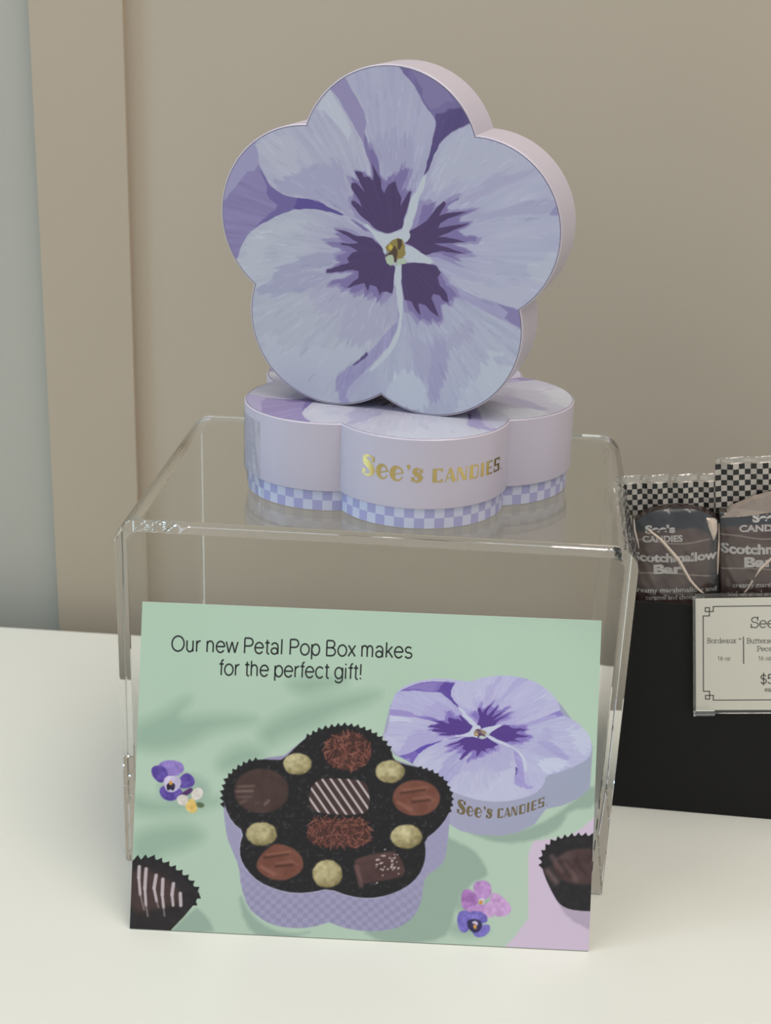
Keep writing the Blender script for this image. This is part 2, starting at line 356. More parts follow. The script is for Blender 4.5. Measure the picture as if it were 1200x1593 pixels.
('blotch',[(-12.1,5.3),(-8.7,5.3),(-5.3,4.8),(-3.0,2.8),(-1.3,1.4),(-0.4,-1.2),(0.6,-3.9),(4.0,-5.2),(3.8,-9.5),(3.2,-15.8),(0.9,-15.2),(-1.3,-15.7),(-1.8,-17.1),(-3.3,-13.9),(-5.9,-13.4),(-6.9,-15.9),(-8.2,-12.8),(-11.0,-13.6),(-15.2,-15.6),(-12.7,-12.6),(-10.5,-10.8),(-10.8,-8.1),(-14.5,-8.3),(-19.1,-9.4),(-23.9,-10.1),(-23.6,-8.8),(-19.1,-7.3),(-14.6,-5.3),(-15.5,-3.9),(-13.6,-1.6),(-11.2,-0.7),(-14.8,1.0),(-18.2,1.4),(-17.6,2.1),(-13.1,2.0),(-11.2,2.5),(-14.6,4.2),(-17.7,5.8),(-20.9,7.1),(-17.2,7.0)]),
('vein',[(5.9,8.6),(7.2,12.7),(8.4,17.0),(9.3,21.2),(11.6,24.5),(13.3,29.8),(15.2,30.4),(14.3,25.7),(12.3,21.4),(11.9,17.8),(10.7,12.9),(9.1,8.6),(9.8,7.2),(8.1,3.7),(5.2,5.6),(1.9,4.6),(0.1,2.5),(0.4,-0.4),(-1.0,-0.5),(-1.3,1.6),(-3.6,4.1),(-5.4,6.3),(-8.8,9.8),(-8.0,10.4),(-4.9,8.0),(-1.5,6.8),(1.8,7.2),(4.3,8.7)]),
('vein',[(7.8,3.5),(10.9,2.6),(15.4,0.2),(18.7,-1.1),(18.4,-3.1),(14.4,-2.9),(8.3,-3.1),(7.1,-1.1)]),
('vein',[(3.8,-5.1),(6.8,-3.7),(6.4,-7.7),(6.5,-13.1),(8.0,-23.8),(6.3,-24.0),(4.9,-15.9),(4.0,-10.6)]),
('vein',[(4.0,-6.0),(5.5,-10.2),(6.3,-16.4),(6.7,-22.7),(6.1,-28.4),(4.4,-33.7),(0.7,-39.9),(-3.8,-44.9),(-5.7,-48.4),(-2.5,-46.1),(1.4,-41.8),(5.1,-36.9),(7.3,-29.6),(7.8,-22.6),(7.4,-16.3),(6.5,-10.1),(6.6,-5.5)]),
('olive',[(-0.3,1.9),(0.9,3.1),(2.2,4.6),(4.7,5.6),(6.5,5.3),(7.8,2.9),(7.8,-0.3),(6.6,-1.7),(4.7,-2.4),(2.1,-1.0),(0.1,0.7)]),
('brown',[(4.4,5.5),(6.3,5.3),(6.6,3.1),(5.4,1.1),(4.5,1.6),(4.7,3.5)]),
('brown',[(-0.5,-1.4),(2.3,0.7),(3.1,2.8),(4.5,1.1),(4.7,-3.5),(3.7,-3.7),(3.1,-1.2),(0.5,-1.7)]),
('yellow',[(1.3,3.3),(2.7,2.0),(1.8,0.8),(0.9,1.5)]),
('green',[(-0.1,-2.3),(1.0,-1.1),(2.7,-0.9),(3.5,-2.0),(3.6,-4.4),(2.3,-5.0),(0.6,-4.4)]),
('green',[(5.2,-2.1),(8.0,-1.6),(8.4,-3.7),(6.2,-4.4),(4.5,-5.1)])]
CARD = [
('leaf_shadow',[(-2.3,78.9),(8.8,83.8),(18.1,90.5),(20.6,89.9),(15.1,82.6),(28.9,84.5),(46.4,84.5),(45.3,81.5),(29.1,78.2),(21.8,72.4),(9.4,68.9),(-2.0,70.1)]),
('leaf_shadow',[(45.4,78.5),(58.8,87.8),(76.0,93.5),(95.8,96.8),(88.5,90.8),(77.5,86.8),(71.5,81.6),(56.7,76.5),(51.9,72.5)]),
('leaf_shadow',[(55.9,98.4),(70.7,102.0),(83.2,100.0),(71.0,95.0),(63.5,93.0)]),
('leaf_shadow',[(30.9,65.3),(36.9,71.9),(45.6,73.5),(52.0,68.8),(34.8,61.8)]),
('leaf_shadow',[(-1.3,52.7),(10.2,49.4),(30.1,52.8),(35.2,50.6),(22.8,46.3),(7.8,44.3),(-1.0,45.2)]),
('leaf_shadow',[(-0.7,36.4),(9.2,40.6),(23.0,42.0),(28.7,36.6),(20.9,31.9),(12.2,29.5),(8.6,25.6),(-0.3,26.5)]),
('pink',[(182.7,56.1),(173.2,47.0),(169.2,43.8),(154.9,41.2),(153.2,36.2),(154.1,11.4),(149.0,3.8),(141.9,-4.0),(183.8,-4.4)]),
('shadow',[(120.3,42.1),(126.6,39.1),(131.6,37.1),(136.0,32.4),(137.9,28.5),(137.5,26.5),(132.1,24.0),(128.1,18.9),(125.8,14.0),(124.8,7.3),(121.8,1.9),(109.5,-0.7),(97.1,-0.3),(89.5,3.8)]),
('shadow',[(122.6,46.6),(142.5,43.1),(157.2,47.5),(168.0,55.4),(178.6,65.8),(179.1,55.2),(168.0,53.7),(166.0,48.4),(162.2,44.5),(153.7,41.1),(145.1,39.7),(135.2,41.0)]),
('shadow',[(41.5,17.2),(46.9,7.5),(54.6,2.4),(63.4,0.8),(72.1,2.5),(63.5,-0.4),(52.3,-2.2),(44.5,3.6)]),
('shadow',[(16.3,0.4),(25.1,9.3),(26.8,8.6),(29.4,6.2),(31.6,3.8),(33.0,-0.3),(16.3,-1.1)]),
('lid_side',[(97.9,91.4),(95.4,79.0),(100.1,72.0),(109.3,68.0),(121.6,58.5),(121.3,46.9),(126.5,43.9),(133.0,42.7),(141.7,42.6),(148.9,44.2),(155.2,47.7),(159.3,53.7),(165.7,55.4),(172.0,58.6),(175.8,62.4),(176.3,78.3),(162.7,95.0)]),
('lid_top',[(97.9,91.4),(100.5,97.4),(107.6,100.9),(117.0,102.4),(125.0,101.7),(127.9,101.3),(133.6,103.5),(142.2,104.6),(150.9,103.5),(158.2,99.8),(162.7,95.0),(163.6,90.3),(169.5,88.1),(174.7,83.2),(176.3,78.3),(175.0,73.9),(170.1,70.8),(163.8,68.0),(158.8,66.7),(158.2,63.0),(154.8,59.2),(148.4,56.8),(141.2,55.6),(134.0,55.8),(127.4,57.3),(121.6,59.2),(108.9,68.0),(100.0,72.7),(95.1,79.0),(97.5,81.3)]),
('box_side',[(34.3,54.1),(34.8,47.4),(36.4,37.3),(38.9,31.8),(41.6,26.3),(42.8,17.9),(45.9,10.2),(50.6,6.4),(55.8,3.9),(63.1,3.1),(70.4,3.7),(77.1,6.0),(77.2,6.3),(82.9,4.3),(90.3,3.3),(98.2,3.7),(105.4,5.7),(110.3,9.9),(112.8,15.6),(113.2,21.8),(114.1,25.8),(118.5,28.8),(121.2,32.3),(122.0,38.5),(122.5,48.6),(122.7,58.1),(99.8,70.3),(62.6,74.5),(57.2,68.7),(48.7,68.6)]),
('box_rim_top',[(48.2,67.6),(53.2,69.1),(57.7,69.8),(61.0,72.8),(65.9,77.2),(63.2,72.9),(57.8,67.6)]),
('box_rim_top',[(98.8,72.2),(100.1,70.0),(103.5,69.3),(109.1,67.9),(111.4,66.6),(105.8,66.9),(100.1,68.9)]),
('rim',[(34.3,54.1),(35.5,59.8),(39.3,63.9),(43.7,66.7),(48.7,68.0),(53.8,67.9),(57.2,68.1),(62.6,74.0),(66.4,77.5),(71.4,80.3),(77.0,81.9),(80.5,82.5),(86.1,82.0),(91.2,80.2),(95.8,77.3),(99.1,73.4),(99.8,70.3),(103.5,68.5),(110.3,67.4),(115.4,66.0),(120.0,63.1),(122.7,58.1),(123.1,54.8),(121.6,49.1),(117.9,43.9),(113.0,39.8),(113.7,35.3),(113.4,30.8),(111.3,25.6),(106.5,20.9),(99.3,17.5),(92.6,16.1),(85.3,16.5),(76.7,19.2),(71.0,17.6),(64.3,16.7),(56.9,17.7),(49.5,20.5),(44.8,24.8),(42.1,29.1),(41.6,34.2),(43.1,39.6),(38.4,43.0),(35.4,48.5)]),
('serr',[(34.5,49.6),(34.1,54.1),(35.5,59.8),(39.3,63.9),(43.7,66.7),(48.7,68.0)]),
('serr',[(66.4,77.5),(71.4,80.6),(77.0,82.0),(80.5,82.5),(86.1,82.0),(91.2,80.2),(95.8,77.3),(99.1,73.4)]),
('serr',[(110.3,67.4),(115.4,66.0),(120.0,63.1),(122.7,58.1),(123.1,54.8),(122.1,50.3)]),
('choc_dark',[(60.0,56.2),(59.8,54.2),(59.1,52.4),(57.9,50.7),(56.2,49.2),(54.2,48.1),(52.0,47.3),(49.6,47.0),(47.2,47.1),(44.9,47.6),(42.8,48.6),(41.1,49.9),(39.7,51.5),(38.9,53.3),(38.5,55.2),(38.7,57.2),(39.4,59.0),(40.6,60.8),(42.3,62.2),(44.3,63.3),(46.5,64.1),(48.9,64.4),(51.3,64.3),(53.6,63.8),(55.7,62.8),(57.4,61.5),(58.8,60.0),(59.6,58.1)]),
('choc_sprinkle',[(91.5,73.0),(91.3,71.4),(90.7,69.8),(89.6,68.3),(88.2,67.1),(86.4,66.1),(84.4,65.5),(82.3,65.2),(80.2,65.3),(78.2,65.7),(76.4,66.5),(74.8,67.6),(73.7,69.0),(72.9,70.5),(72.6,72.2),(72.8,73.9),(73.4,75.5),(74.5,76.9),(75.9,78.2),(77.7,79.1),(79.6,79.8),(81.7,80.1),(83.8,80.0),(85.9,79.5),(87.7,78.7),(89.2,77.6),(90.4,76.2),(91.2,74.7)]),
('choc_milk',[(118.5,56.1),(118.3,54.6),(117.7,53.1),(116.7,51.7),(115.2,50.5),(113.5,49.6),(111.6,49.0),(109.6,48.8),(107.5,48.8),(105.6,49.3),(103.8,50.0),(102.3,51.0),(101.2,52.3),(100.4,53.7),(100.1,55.3),(100.3,56.8),(100.9,58.3),(102.0,59.7),(103.4,60.9),(105.1,61.8),(107.0,62.4),(109.0,62.6),(111.1,62.6),(113.0,62.1),(114.8,61.4),(116.3,60.4),(117.4,59.1),(118.2,57.7)]),
('choc_stripe',[(67.9,57.1),(70.3,60.4),(73.5,61.8),(87.7,61.9),(90.8,59.1),(91.6,50.7),(87.7,48.0),(70.8,48.0),(68.0,50.6)]),
('choc_sprinkle',[(67.8,41.6),(70.9,44.7),(77.8,46.3),(87.8,47.0),(90.8,44.7),(92.5,40.0),(90.7,36.5),(73.3,34.9),(67.5,37.6)]),
('choc_milk',[(48.1,26.6),(49.6,30.6),(52.9,33.9),(55.6,35.7),(60.2,35.0),(64.2,33.0),(66.6,29.7),(66.5,25.8),(62.9,22.8),(58.5,21.2),(53.9,21.8),(49.9,23.9)]),
('choc_salt',[(85.9,29.2),(88.3,31.9),(94.7,33.6),(100.9,34.8),(104.3,32.6),(106.8,25.7),(100.2,23.7),(94.6,22.6),(89.6,21.4),(87.5,25.1)]),
('gold',[(68.4,67.0),(68.2,65.8),(67.6,64.7),(66.6,63.8),(65.3,63.0),(63.8,62.6),(62.2,62.6),(60.6,62.8),(59.3,63.4),(58.2,64.3),(57.5,65.3),(57.2,66.5),(57.4,67.7),(58.0,68.8),(59.0,69.8),(60.3,70.5),(61.9,70.9),(63.4,71.0),(65.0,70.7),(66.4,70.2),(67.4,69.3),(68.2,68.2)]),
('gold',[(104.5,65.7),(104.3,64.4),(103.6,63.2),(102.6,62.2),(101.3,61.5),(99.7,61.0),(98.1,61.0),(96.5,61.2),(95.2,61.9),(94.0,62.8),(93.3,63.9),(93.0,65.2),(93.2,66.4),(93.8,67.6),(94.9,68.6),(96.2,69.4),(97.8,69.8),(99.4,69.9),(101.0,69.6),(102.3,69.0),(103.4,68.0),(104.2,66.9)]),
('gold',[(56.0,39.3),(55.8,38.0),(55.1,36.8),(54.1,35.8),(52.6,35.0),(51.0,34.5),(49.2,34.4),(47.5,34.7),(46.0,35.4),(44.9,36.3),(44.1,37.5),(43.8,38.8),(44.0,40.1),(44.7,41.3),(45.8,42.3),(47.2,43.1),(48.9,43.5),(50.6,43.6),(52.3,43.4),(53.8,42.7),(55.0,41.8),(55.7,40.6)]),
('gold',[(112.2,40.9),(112.0,39.6),(111.4,38.4),(110.2,37.3),(108.8,36.5),(107.1,36.0),(105.3,36.0),(103.7,36.2),(102.1,36.9),(100.9,37.9),(100.2,39.0),(99.8,40.4),(100.0,41.7),(100.7,43.0),(101.8,44.0),(103.3,44.8),(105.0,45.3),(106.7,45.4),(108.4,45.1),(110.0,44.4),(111.2,43.5),(111.9,42.3)]),
('gold',[(82.0,25.1),(81.8,23.6),(81.2,22.1),(80.2,20.9),(78.8,20.0),(77.2,19.5),(75.6,19.4),(74.0,19.7),(72.5,20.5),(71.4,21.6),(70.6,23.0),(70.3,24.5),(70.5,26.1),(71.1,27.5),(72.2,28.8),(73.5,29.7),(75.1,30.2),(76.8,30.3),(78.4,29.9),(79.8,29.1),(81.0,28.0),(81.7,26.6)]),
('cup_left',[(-2.3,25.9),(7.7,27.8),(12.8,26.0),(17.9,23.3),(22.2,20.2),(25.5,16.4),(26.2,14.0),(25.4,11.4),(21.1,5.8),(16.3,0.4),(15.5,-1.9),(-1.2,-2.8)]),
('cup_left_choc',[(-2.2,21.4),(5.3,23.4),(12.1,20.8),(18.1,16.5),(19.6,12.4),(15.9,9.7),(9.3,7.8),(3.5,5.8),(-1.7,9.7)]),
('serr',[(1.8,27.2),(7.7,27.8),(12.8,26.0),(17.9,23.3),(22.2,20.2),(25.5,16.4),(26.2,14.0),(24.6,10.6)]),
('drizzle',[(2.8,24.1),(2.8,19.9),(3.6,13.3),(5.3,7.6)]),
('drizzle',[(5.5,23.4),(5.3,15.9),(6.0,9.3),(6.9,5.1)]),
('drizzle',[(9.5,21.1),(8.9,16.1),(10.1,11.1),(10.9,8.7)]),
('drizzle',[(12.2,19.7),(12.2,13.7),(12.9,8.8),(13.4,5.5)]),
('drizzle',[(16.4,18.2),(16.0,13.9),(16.6,9.8)]),
('drizzle',[(19.2,14.5),(19.6,9.9)]),
('cup_right_shadow',[(164.6,18.7),(167.5,14.6),(171.6,10.9),(177.2,8.4),(180.5,8.3),(180.2,16.6)]),
('cup_right',[(179.1,44.1),(173.6,44.3),(169.2,43.7),(164.8,42.4),(162.1,41.1),(160.2,39.1),(158.9,36.8),(158.4,34.5),(158.5,31.8),(159.8,27.9),(162.2,23.0),(165.2,18.1),(168.0,16.1),(172.5,15.2),(180.2,15.3)]),
('serr',[(158.5,31.8),(158.4,34.5),(158.9,36.8),(160.2,39.1),(162.1,41.1),(164.8,42.4),(169.2,43.7),(173.6,44.2),(177.5,44.1)]),
('cup_right_choc',[(162.1,32.5),(165.0,36.0),(169.3,38.7),(179.3,39.7),(179.8,26.1),(174.3,25.3),(169.3,25.6),(164.8,27.6)]),
('pz_violet',[(8.2,64.0),(11.4,66.0),(15.9,66.0),(18.7,64.5),(18.7,61.3),(14.4,59.3),(10.2,60.0)]),
('pz_violet_d',[(5.8,62.6),(8.2,64.0),(11.5,63.3),(13.0,60.2),(10.4,56.4),(6.6,59.0)]),
('pz_violet_d',[(17.1,59.4),(19.8,61.8),(23.0,59.7),(23.2,56.5),(19.1,55.0),(16.8,55.8)]),
('pz_violet_d',[(9.1,54.5),(11.7,56.5),(17.2,55.8),(19.2,53.2),(14.7,49.8),(10.6,51.0)]),
('pz_white',[(10.7,59.1),(13.9,60.2),(17.6,59.5),(18.0,56.3),(15.5,53.5),(11.8,53.7)]),
('pz_blk',[(12.0,56.5),(13.7,57.5),(15.8,56.8),(15.0,53.9),(13.8,54.9),(12.6,54.0)]),
('pz_or',[(13.1,57.9),(14.4,58.0),(14.5,56.4),(13.2,56.4)]),
('pz_dk',[(16.5,52.1),(19.1,54.1),(21.8,56.0),(22.9,54.7),(20.1,52.3)]),
('pz_cream',[(16.2,51.7),(18.3,53.1),(21.0,52.3),(20.7,49.1),(18.4,48.4),(16.6,49.9)]),
('pz_cream',[(21.9,53.7),(23.6,55.9),(26.4,55.5),(26.7,52.6),(24.3,50.9),(22.2,51.5)]),
('pz_leaf',[(23.9,50.2),(26.1,50.3),(27.7,49.0),(26.2,47.9),(24.1,48.4)]),
('pz_yel',[(19.4,48.2),(21.5,51.5),(23.1,51.5),(24.7,48.0),(24.0,46.1),(21.7,45.8)]),
('pz_pink',[(132.2,23.3),(134.3,25.0),(137.6,25.2),(139.7,23.1),(139.6,19.1),(136.3,17.3),(133.4,18.9)]),
('pz_pink_l',[(139.5,20.3),(141.7,20.6),(145.2,18.3),(147.9,15.1),(146.5,12.2),(143.2,11.2),(140.9,12.0),(139.1,16.9)]),
('pz_pink_d',[(128.3,20.9),(131.1,21.8),(134.0,19.4),(135.2,16.7),(132.5,13.8),(129.2,13.3),(128.0,16.4)]),
('pz_pink',[(130.3,14.2),(134.7,16.1),(138.6,15.8),(138.2,11.8),(133.7,11.1),(130.4,12.0)]),
('pz_pink_l',[(136.4,14.0),(138.5,17.4),(141.8,17.3),(143.1,14.9),(141.0,11.4),(138.2,10.7)]),
('pz_white2',[(134.6,17.2),(136.0,18.5),(137.1,18.2),(137.2,16.2),(135.8,15.6)]),
('pz_or',[(134.9,17.2),(136.4,17.6),(136.3,15.9),(135.1,15.9)]),
('pz_blue',[(126.8,11.3),(128.1,13.0),(130.3,13.4),(132.6,12.1),(132.2,8.8),(131.2,4.8),(128.4,4.7),(126.9,7.9)]),
('pz_blue',[(131.4,12.9),(135.3,13.4),(138.2,11.8),(138.8,9.1),(135.5,8.3),(132.1,9.3)]),
('pz_blue',[(132.3,6.0),(135.5,7.8),(139.4,8.5),(139.8,5.8),(137.4,3.4),(134.1,3.0)]),
('pz_navy',[(130.5,9.2),(132.7,10.2),(135.4,10.0),(136.9,7.9),(135.6,5.3),(133.4,4.6),(131.1,6.5)]),
('pz_white2',[(132.4,8.5),(133.2,9.4),(134.7,9.2),(135.0,7.5),(133.6,8.3)]),
('pz_or',[(133.0,8.0),(134.4,8.0),(134.5,6.3),(133.4,6.3)])]
LID_H = [[1.043525, 2.040461, -301.164861], [-1.304016, 1.960908, 14.060339], [0.000415, -0.000191, 1.0]]
F_COL = dict(under_left=(128, 120, 164), ul_light=(146, 143, 178), ul_light2=(116, 106, 156), ul_dark=(104, 94, 148),
             ul_darkest=(84, 72, 138), under_right=(108, 99, 146), ur_dark=(80, 68, 118), ur_light=(121, 113, 156),
             petal_top=(160, 162, 188), petal_topleft=(165, 167, 188), band=(138, 132, 170), band_dark=(118, 109, 154),
             petal_left=(168, 172, 189), petal_lowleft=(166, 170, 187), petal_right=(165, 168, 192),
             petal_lowright=(163, 168, 189), lr_fold=(145, 142, 179), lr_fold_lit=(162, 163, 189), lr_slit=(84, 74, 120),
             lr_top=(148, 146, 182), lr_topdark=(126, 119, 164), lr_mid=(156, 157, 184), lr_midline=(148, 149, 181),
             lr_light=(179, 188, 201), lr_light2=(176, 184, 198), lf_shade=(149, 151, 179), lf_light=(172, 177, 191),  # lr_light: pale print, ink raised to imitate bounce off the lid below
             ll_light=(172, 178, 193), ll_mid=(158, 160, 184), ll_mid2=(160, 161, 185), tl_light=(170, 173, 190),
             tl_white=(177, 182, 197), tl_shade=(152, 151, 181), tp_shade=(153, 152, 183), r_shade=(158, 158, 186),
             r_shade2=(155, 156, 185), r_edge=(138, 136, 172), r_lit=(168, 172, 192), r_lit2=(171, 176, 193),
             r_low=(168, 171, 191), halo=(128, 119, 164), blotch=(71, 54, 97), vein=(178, 186, 197),
             olive=(134, 120, 66), brown=(74, 58, 46), yellow=(190, 168, 70), green=(164, 180, 160))
F_BRUSHED = {'lr_mid', 'lr_midline', 'lr_light', 'lr_light2', 'lf_shade', 'lf_light', 'll_light', 'll_mid', 'll_mid2',
             'tl_light', 'tl_shade', 'tp_shade', 'r_shade', 'r_shade2', 'r_lit', 'r_lit2', 'r_low', 'lr_top'}
STAMEN = np.array([3.5, 0.8])


def flower_ink(P):
    """pansy painting in lid coordinates (mm from the lid's centre)"""
    ink = np.tile(np.array((166.0, 169, 189)), (len(P), 1))
    d = P - STAMEN
    rho = np.hypot(d[:, 0], d[:, 1]) + 1e-6
    th = np.arctan2(d[:, 1], d[:, 0])
    fan = th * 26
    wob = np.stack([vnoise(P[:, 0] / 2.2, P[:, 1] / 2.2, 3) - .5, vnoise(P[:, 0] / 2.2, P[:, 1] / 2.2, 9) - .5], 1)
    Pc = P + wob * 0.45                                        # hand-cut edge
    fr = (fbm(fan * 1.7, rho / 20, 17, 3) - .5) * 8.0
    Pb = Pc + d / rho[:, None] * fr[:, None]                   # brushed edge, ragged along the petal
    tone = fbm(th * 34, rho / 17, 41, 3)
    tone = np.round(tone * 9) / 9 * 0.6 + tone * 0.4
    dabbed = False
    for name, poly in FLOWER:
        c = np.array(F_COL[name], float)
        if name == 'halo' and not dabbed:
            dabbed = True
            rnd = random.Random(12)
            pale = ink[:, 1] > 138
            for k in range(420):
                an, r0 = rnd.uniform(0, 2 * math.pi), rnd.uniform(14, 62)
                ln, w = rnd.uniform(2.0, 6.5), rnd.uniform(.35, .8)
                t0 = STAMEN + r0 * np.array((math.cos(an), math.sin(an)))
                an2 = an + rnd.uniform(-.25, .25)
                t1 = t0 + ln * np.array((math.cos(an2), math.sin(an2)))
                i, a = line_alpha(Pc, [t0, t1], w, .4)
                if len(i):
                    a = a * pale[i]
                    lay(ink, i, a, ink[i] + (9 if rnd.random() < .6 else -9), .8)
        if name in F_BRUSHED:
            i, a = poly_alpha(Pb, smooth_poly(poly), 0.8)
            lay(ink, i, a, c, 0.85)
        elif name == 'halo':
            i, a = poly_alpha(Pb * .25 + Pc * .75, poly, 0.5)
            lay(ink, i, a, c, 0.62)
            cen = np.asarray(poly).mean(0)
            i, a = poly_alpha(Pb * .4 + Pc * .6, cen + (np.asarray(poly) - cen) * 0.86, 0.5)
            lay(ink, i, a, (110, 99, 150), 0.75)
        else:
            i, a = poly_alpha(Pc, smooth_poly(poly) if name.startswith(('petal', 'under', 'vein')) else poly, 0.22)
            if name.startswith('petal'):
                cc = c + (tone[i] - .5)[:, None] * np.array((17, 16, 10))
                near = np.clip(1 - rho[i] / 42, 0, 1)[:, None] ** 1.2
                cc = cc * (1 - near * .75) + np.array((140, 134, 176)) * near * .75
                al = a[:, None]
                ink[i] = ink[i] * (1 - al) + cc * al
            else:
                if name in ('under_left', 'under_right', 'ur_dark', 'lr_fold', 'blotch'):
                    c = c + (tone[i] - .5)[:, None] * (22 if name != 'blotch' else 10)
                lay(ink, i, a, c)
    return ink


def ellipse_shade(P, cx, cy, rx, ry):
    x, y = (P[:, 0] - cx) / rx, (P[:, 1] - cy) / ry
    return x, y


def card_ink(P):
    """the printed picture on the 7 x 5 inch card (mm, origin at its lower left corner)"""
    rnd = random.Random(4)
    S = 0.2486                                                 # about one photo pixel in mm
    base = np.array((178.0, 204, 181))
    n = fbm(P[:, 0] / 38, P[:, 1] / 30, 5, 2)[:, None]
    ink = base + (n - .5) * np.array((10, 7, 9)) + (P[:, 1:2] / 127 - .5) * np.array((-2, 2, -1))
    wv = np.stack([vnoise(P[:, 0] / 1.2, P[:, 1] / 1.2, 2) - .5, vnoise(P[:, 0] / 1.2, P[:, 1] / 1.2, 6) - .5], 1)
    Pw = P + wv * 0.35
    shapes = {}
    for name, poly in CARD:
        shapes.setdefault(name, []).append(np.array(poly))
    for p in shapes['leaf_shadow']:
        i, a = poly_alpha(P, smooth_poly(p, 2), 6.5)
        lay(ink, i, a, (147, 177, 155), 0.9)
    for p in shapes['pink']:
        i, a = poly_alpha(P, p, 0.8)
        lay(ink, i, a, (207, 192, 210))
    for p in shapes['shadow']:
        i, a = poly_alpha(Pw, smooth_poly(p), 1.6)
        lay(ink, i, a, (148, 172, 155), 0.95)
    # closed box with the pansy lid
    i, a = poly_alpha(P, shapes['lid_side'][0], 0.4)
    q = P[i]
    g = np.clip((q[:, 0] - 120) / 60, 0, 1)[:, None]
    c = np.array((164, 165, 190)) * (1 - g) + np.array((156, 165, 184)) * g
    lay(ink, i, a, c)
    i, a = poly_alpha(P, smooth_poly(shapes['lid_top'][0]), 0.4)
    hq = np.c_[P[i], np.ones(len(i))] @ np.array(LID_H).T
    fl = flower_ink(hq[:, :2] / hq[:, 2:])
    fl = 186 + (fl - 170) * np.array((1.05, 1.1, 0.85)) + np.array((3, 1, 13))
    lay(ink, i, a, fl)
    # open box: printed side, black paper cups
    for p in shapes['box_side']:
        i, a = poly_alpha(P, smooth_poly(p), 0.5)
        q = P[i]
        chk = ((np.floor(q[:, 0] / 2.1) + np.floor((q[:, 1] + .012 * (q[:, 0] - 78) ** 2 * .2) / 1.9)) % 2)[:, None]
        fade = np.clip((34 - q[:, 1]) / 22, 0.15, 1)[:, None]
        c = np.array((157, 155, 184)) + (chk - .5) * 12 * fade - fade * 6
        lay(ink, i, a, c)
    for p in shapes['box_rim_top']:
        i, a = poly_alpha(P, p, 0.6)
        lay(ink, i, a, (150, 145, 175))
    rim = smooth_poly(shapes['rim'][0])
    i, a = line_alpha(P, np.vstack([rim, rim[:1]])[60:], 0.6, 0.4)
    lay(ink, i, a, (188, 186, 206), 0.8)
    i, a = poly_alpha(P, rim, 0.4)
    q = P[i]
    t = fbm(q[:, 0] / 1.1, q[:, 1] / 1.1, 31, 3)
    sp = np.clip((t - .66) * 5, 0, 1)[:, None]
    lay(ink, i, a, np.array((27, 26, 28)) + sp * np.array((60, 58, 60)) * .55 + (t[:, None] - .5) * 10)

    def serrate(line, size, col, step, flip=1):
        line = np.asarray(line)
        seg = np.hypot(*np.diff(line, axis=0).T)
        cum = np.r_[0, np.cumsum(seg)]
        cen = line.mean(0)
        k = 0.0
        while k < cum[-1]:
            j = min(np.searchsorted(cum, k, side='right') - 1, len(seg) - 1)
            t_ = (line[j + 1] - line[j]) / max(seg[j], 1e-6)
            b = line[j] + t_ * (k - cum[j])
            nrm = np.array((-t_[1], t_[0]))
            if nrm @ (b - cen) < 0:
                nrm = -nrm
            tri = [b - t_ * step * .55 - nrm * size * .5, b + nrm * size + t_ * .15 * step, b + t_ * step * .55 - nrm * size * .5]
            ii, aa = poly_alpha(P, tri, 0.2)
            lay(ink, ii, aa, col)
            k += step
    def facet(i, a, base_c, seed, amp=26, scale=3.0):
        q = P[i]
        t_ = fbm(q[:, 0] / scale, q[:, 1] / scale, seed, 3)[:, None]
        lay(ink, i, a, np.array(base_c) + (t_ - .5) * amp)
    for p in shapes['cup_left']:
        i, a = poly_alpha(P, p, 0.3); facet(i, a, (38, 34, 35), 8, 14, 2)
    for p in shapes['cup_right_shadow']:
        i, a = poly_alpha(Pw, p, 1.0); lay(ink, i, a, (178, 166, 184))
    for p in shapes['cup_right']:
        i, a = poly_alpha(P, smooth_poly(p), 0.3); facet(i, a, (36, 34, 36), 9, 16, 1.5)
    for k, p in enumerate(shapes['serr']):
        serrate(p, (1.2, 1.2, 0.9, 1.5, 1.3)[min(k, 4)], (30, 28, 30), (2.4, 2.5, 2.3, 3.0, 2.6)[min(k, 4)])
    for p in shapes['cup_left_choc']:
        i, a = poly_alpha(P, smooth_poly(p), 3.0); lay(ink, i, a, (72, 54, 50), 0.9)
    for p in shapes['drizzle']:
        p = np.asarray(p)
        for j in range(len(p) - 1):
            i, a = line_alpha(P, p[j:j + 2], (1.35, 1.1, 0.7, 0.5)[j] if j < 3 else .4, 0.4)
            lay(ink, i, a, (192, 182, 184) if j < 2 else (150, 138, 138), 0.95 if j < 2 else .7)
    for p in shapes['cup_right_choc']:
        i, a = poly_alpha(P, smooth_poly(p), 1.2); facet(i, a, (74, 56, 54), 12, 34, 4)
        c0 = p.mean(0)
        for dx, dy, ln, w, c in ((-8, 4, 9, 1.6, (128, 104, 100)), (-9.5, -1.5, 7, 2.4, (138, 112, 108)), (-3, 1, 9, 1.4, (120, 98, 92)),
                                 (-5.5, 2.5, 10, 1.3, (40, 30, 30)), (1, 3, 9, 1.4, (46, 34, 34))):
            i, a = line_alpha(P, [c0 + (dx, dy), c0 + (dx + ln * .45, dy - ln * .55)], w, 2.0); lay(ink, i, a, c, .6)
    # chocolates
    def sheen(c0, items):
        for dx, dy, ex, ey, w, c, al in items:
            i, a = line_alpha(P, [c0 + np.array((dx, dy)), c0 + np.array((ex, ey))], w, 0.9)
            lay(ink, i, a, c, al)
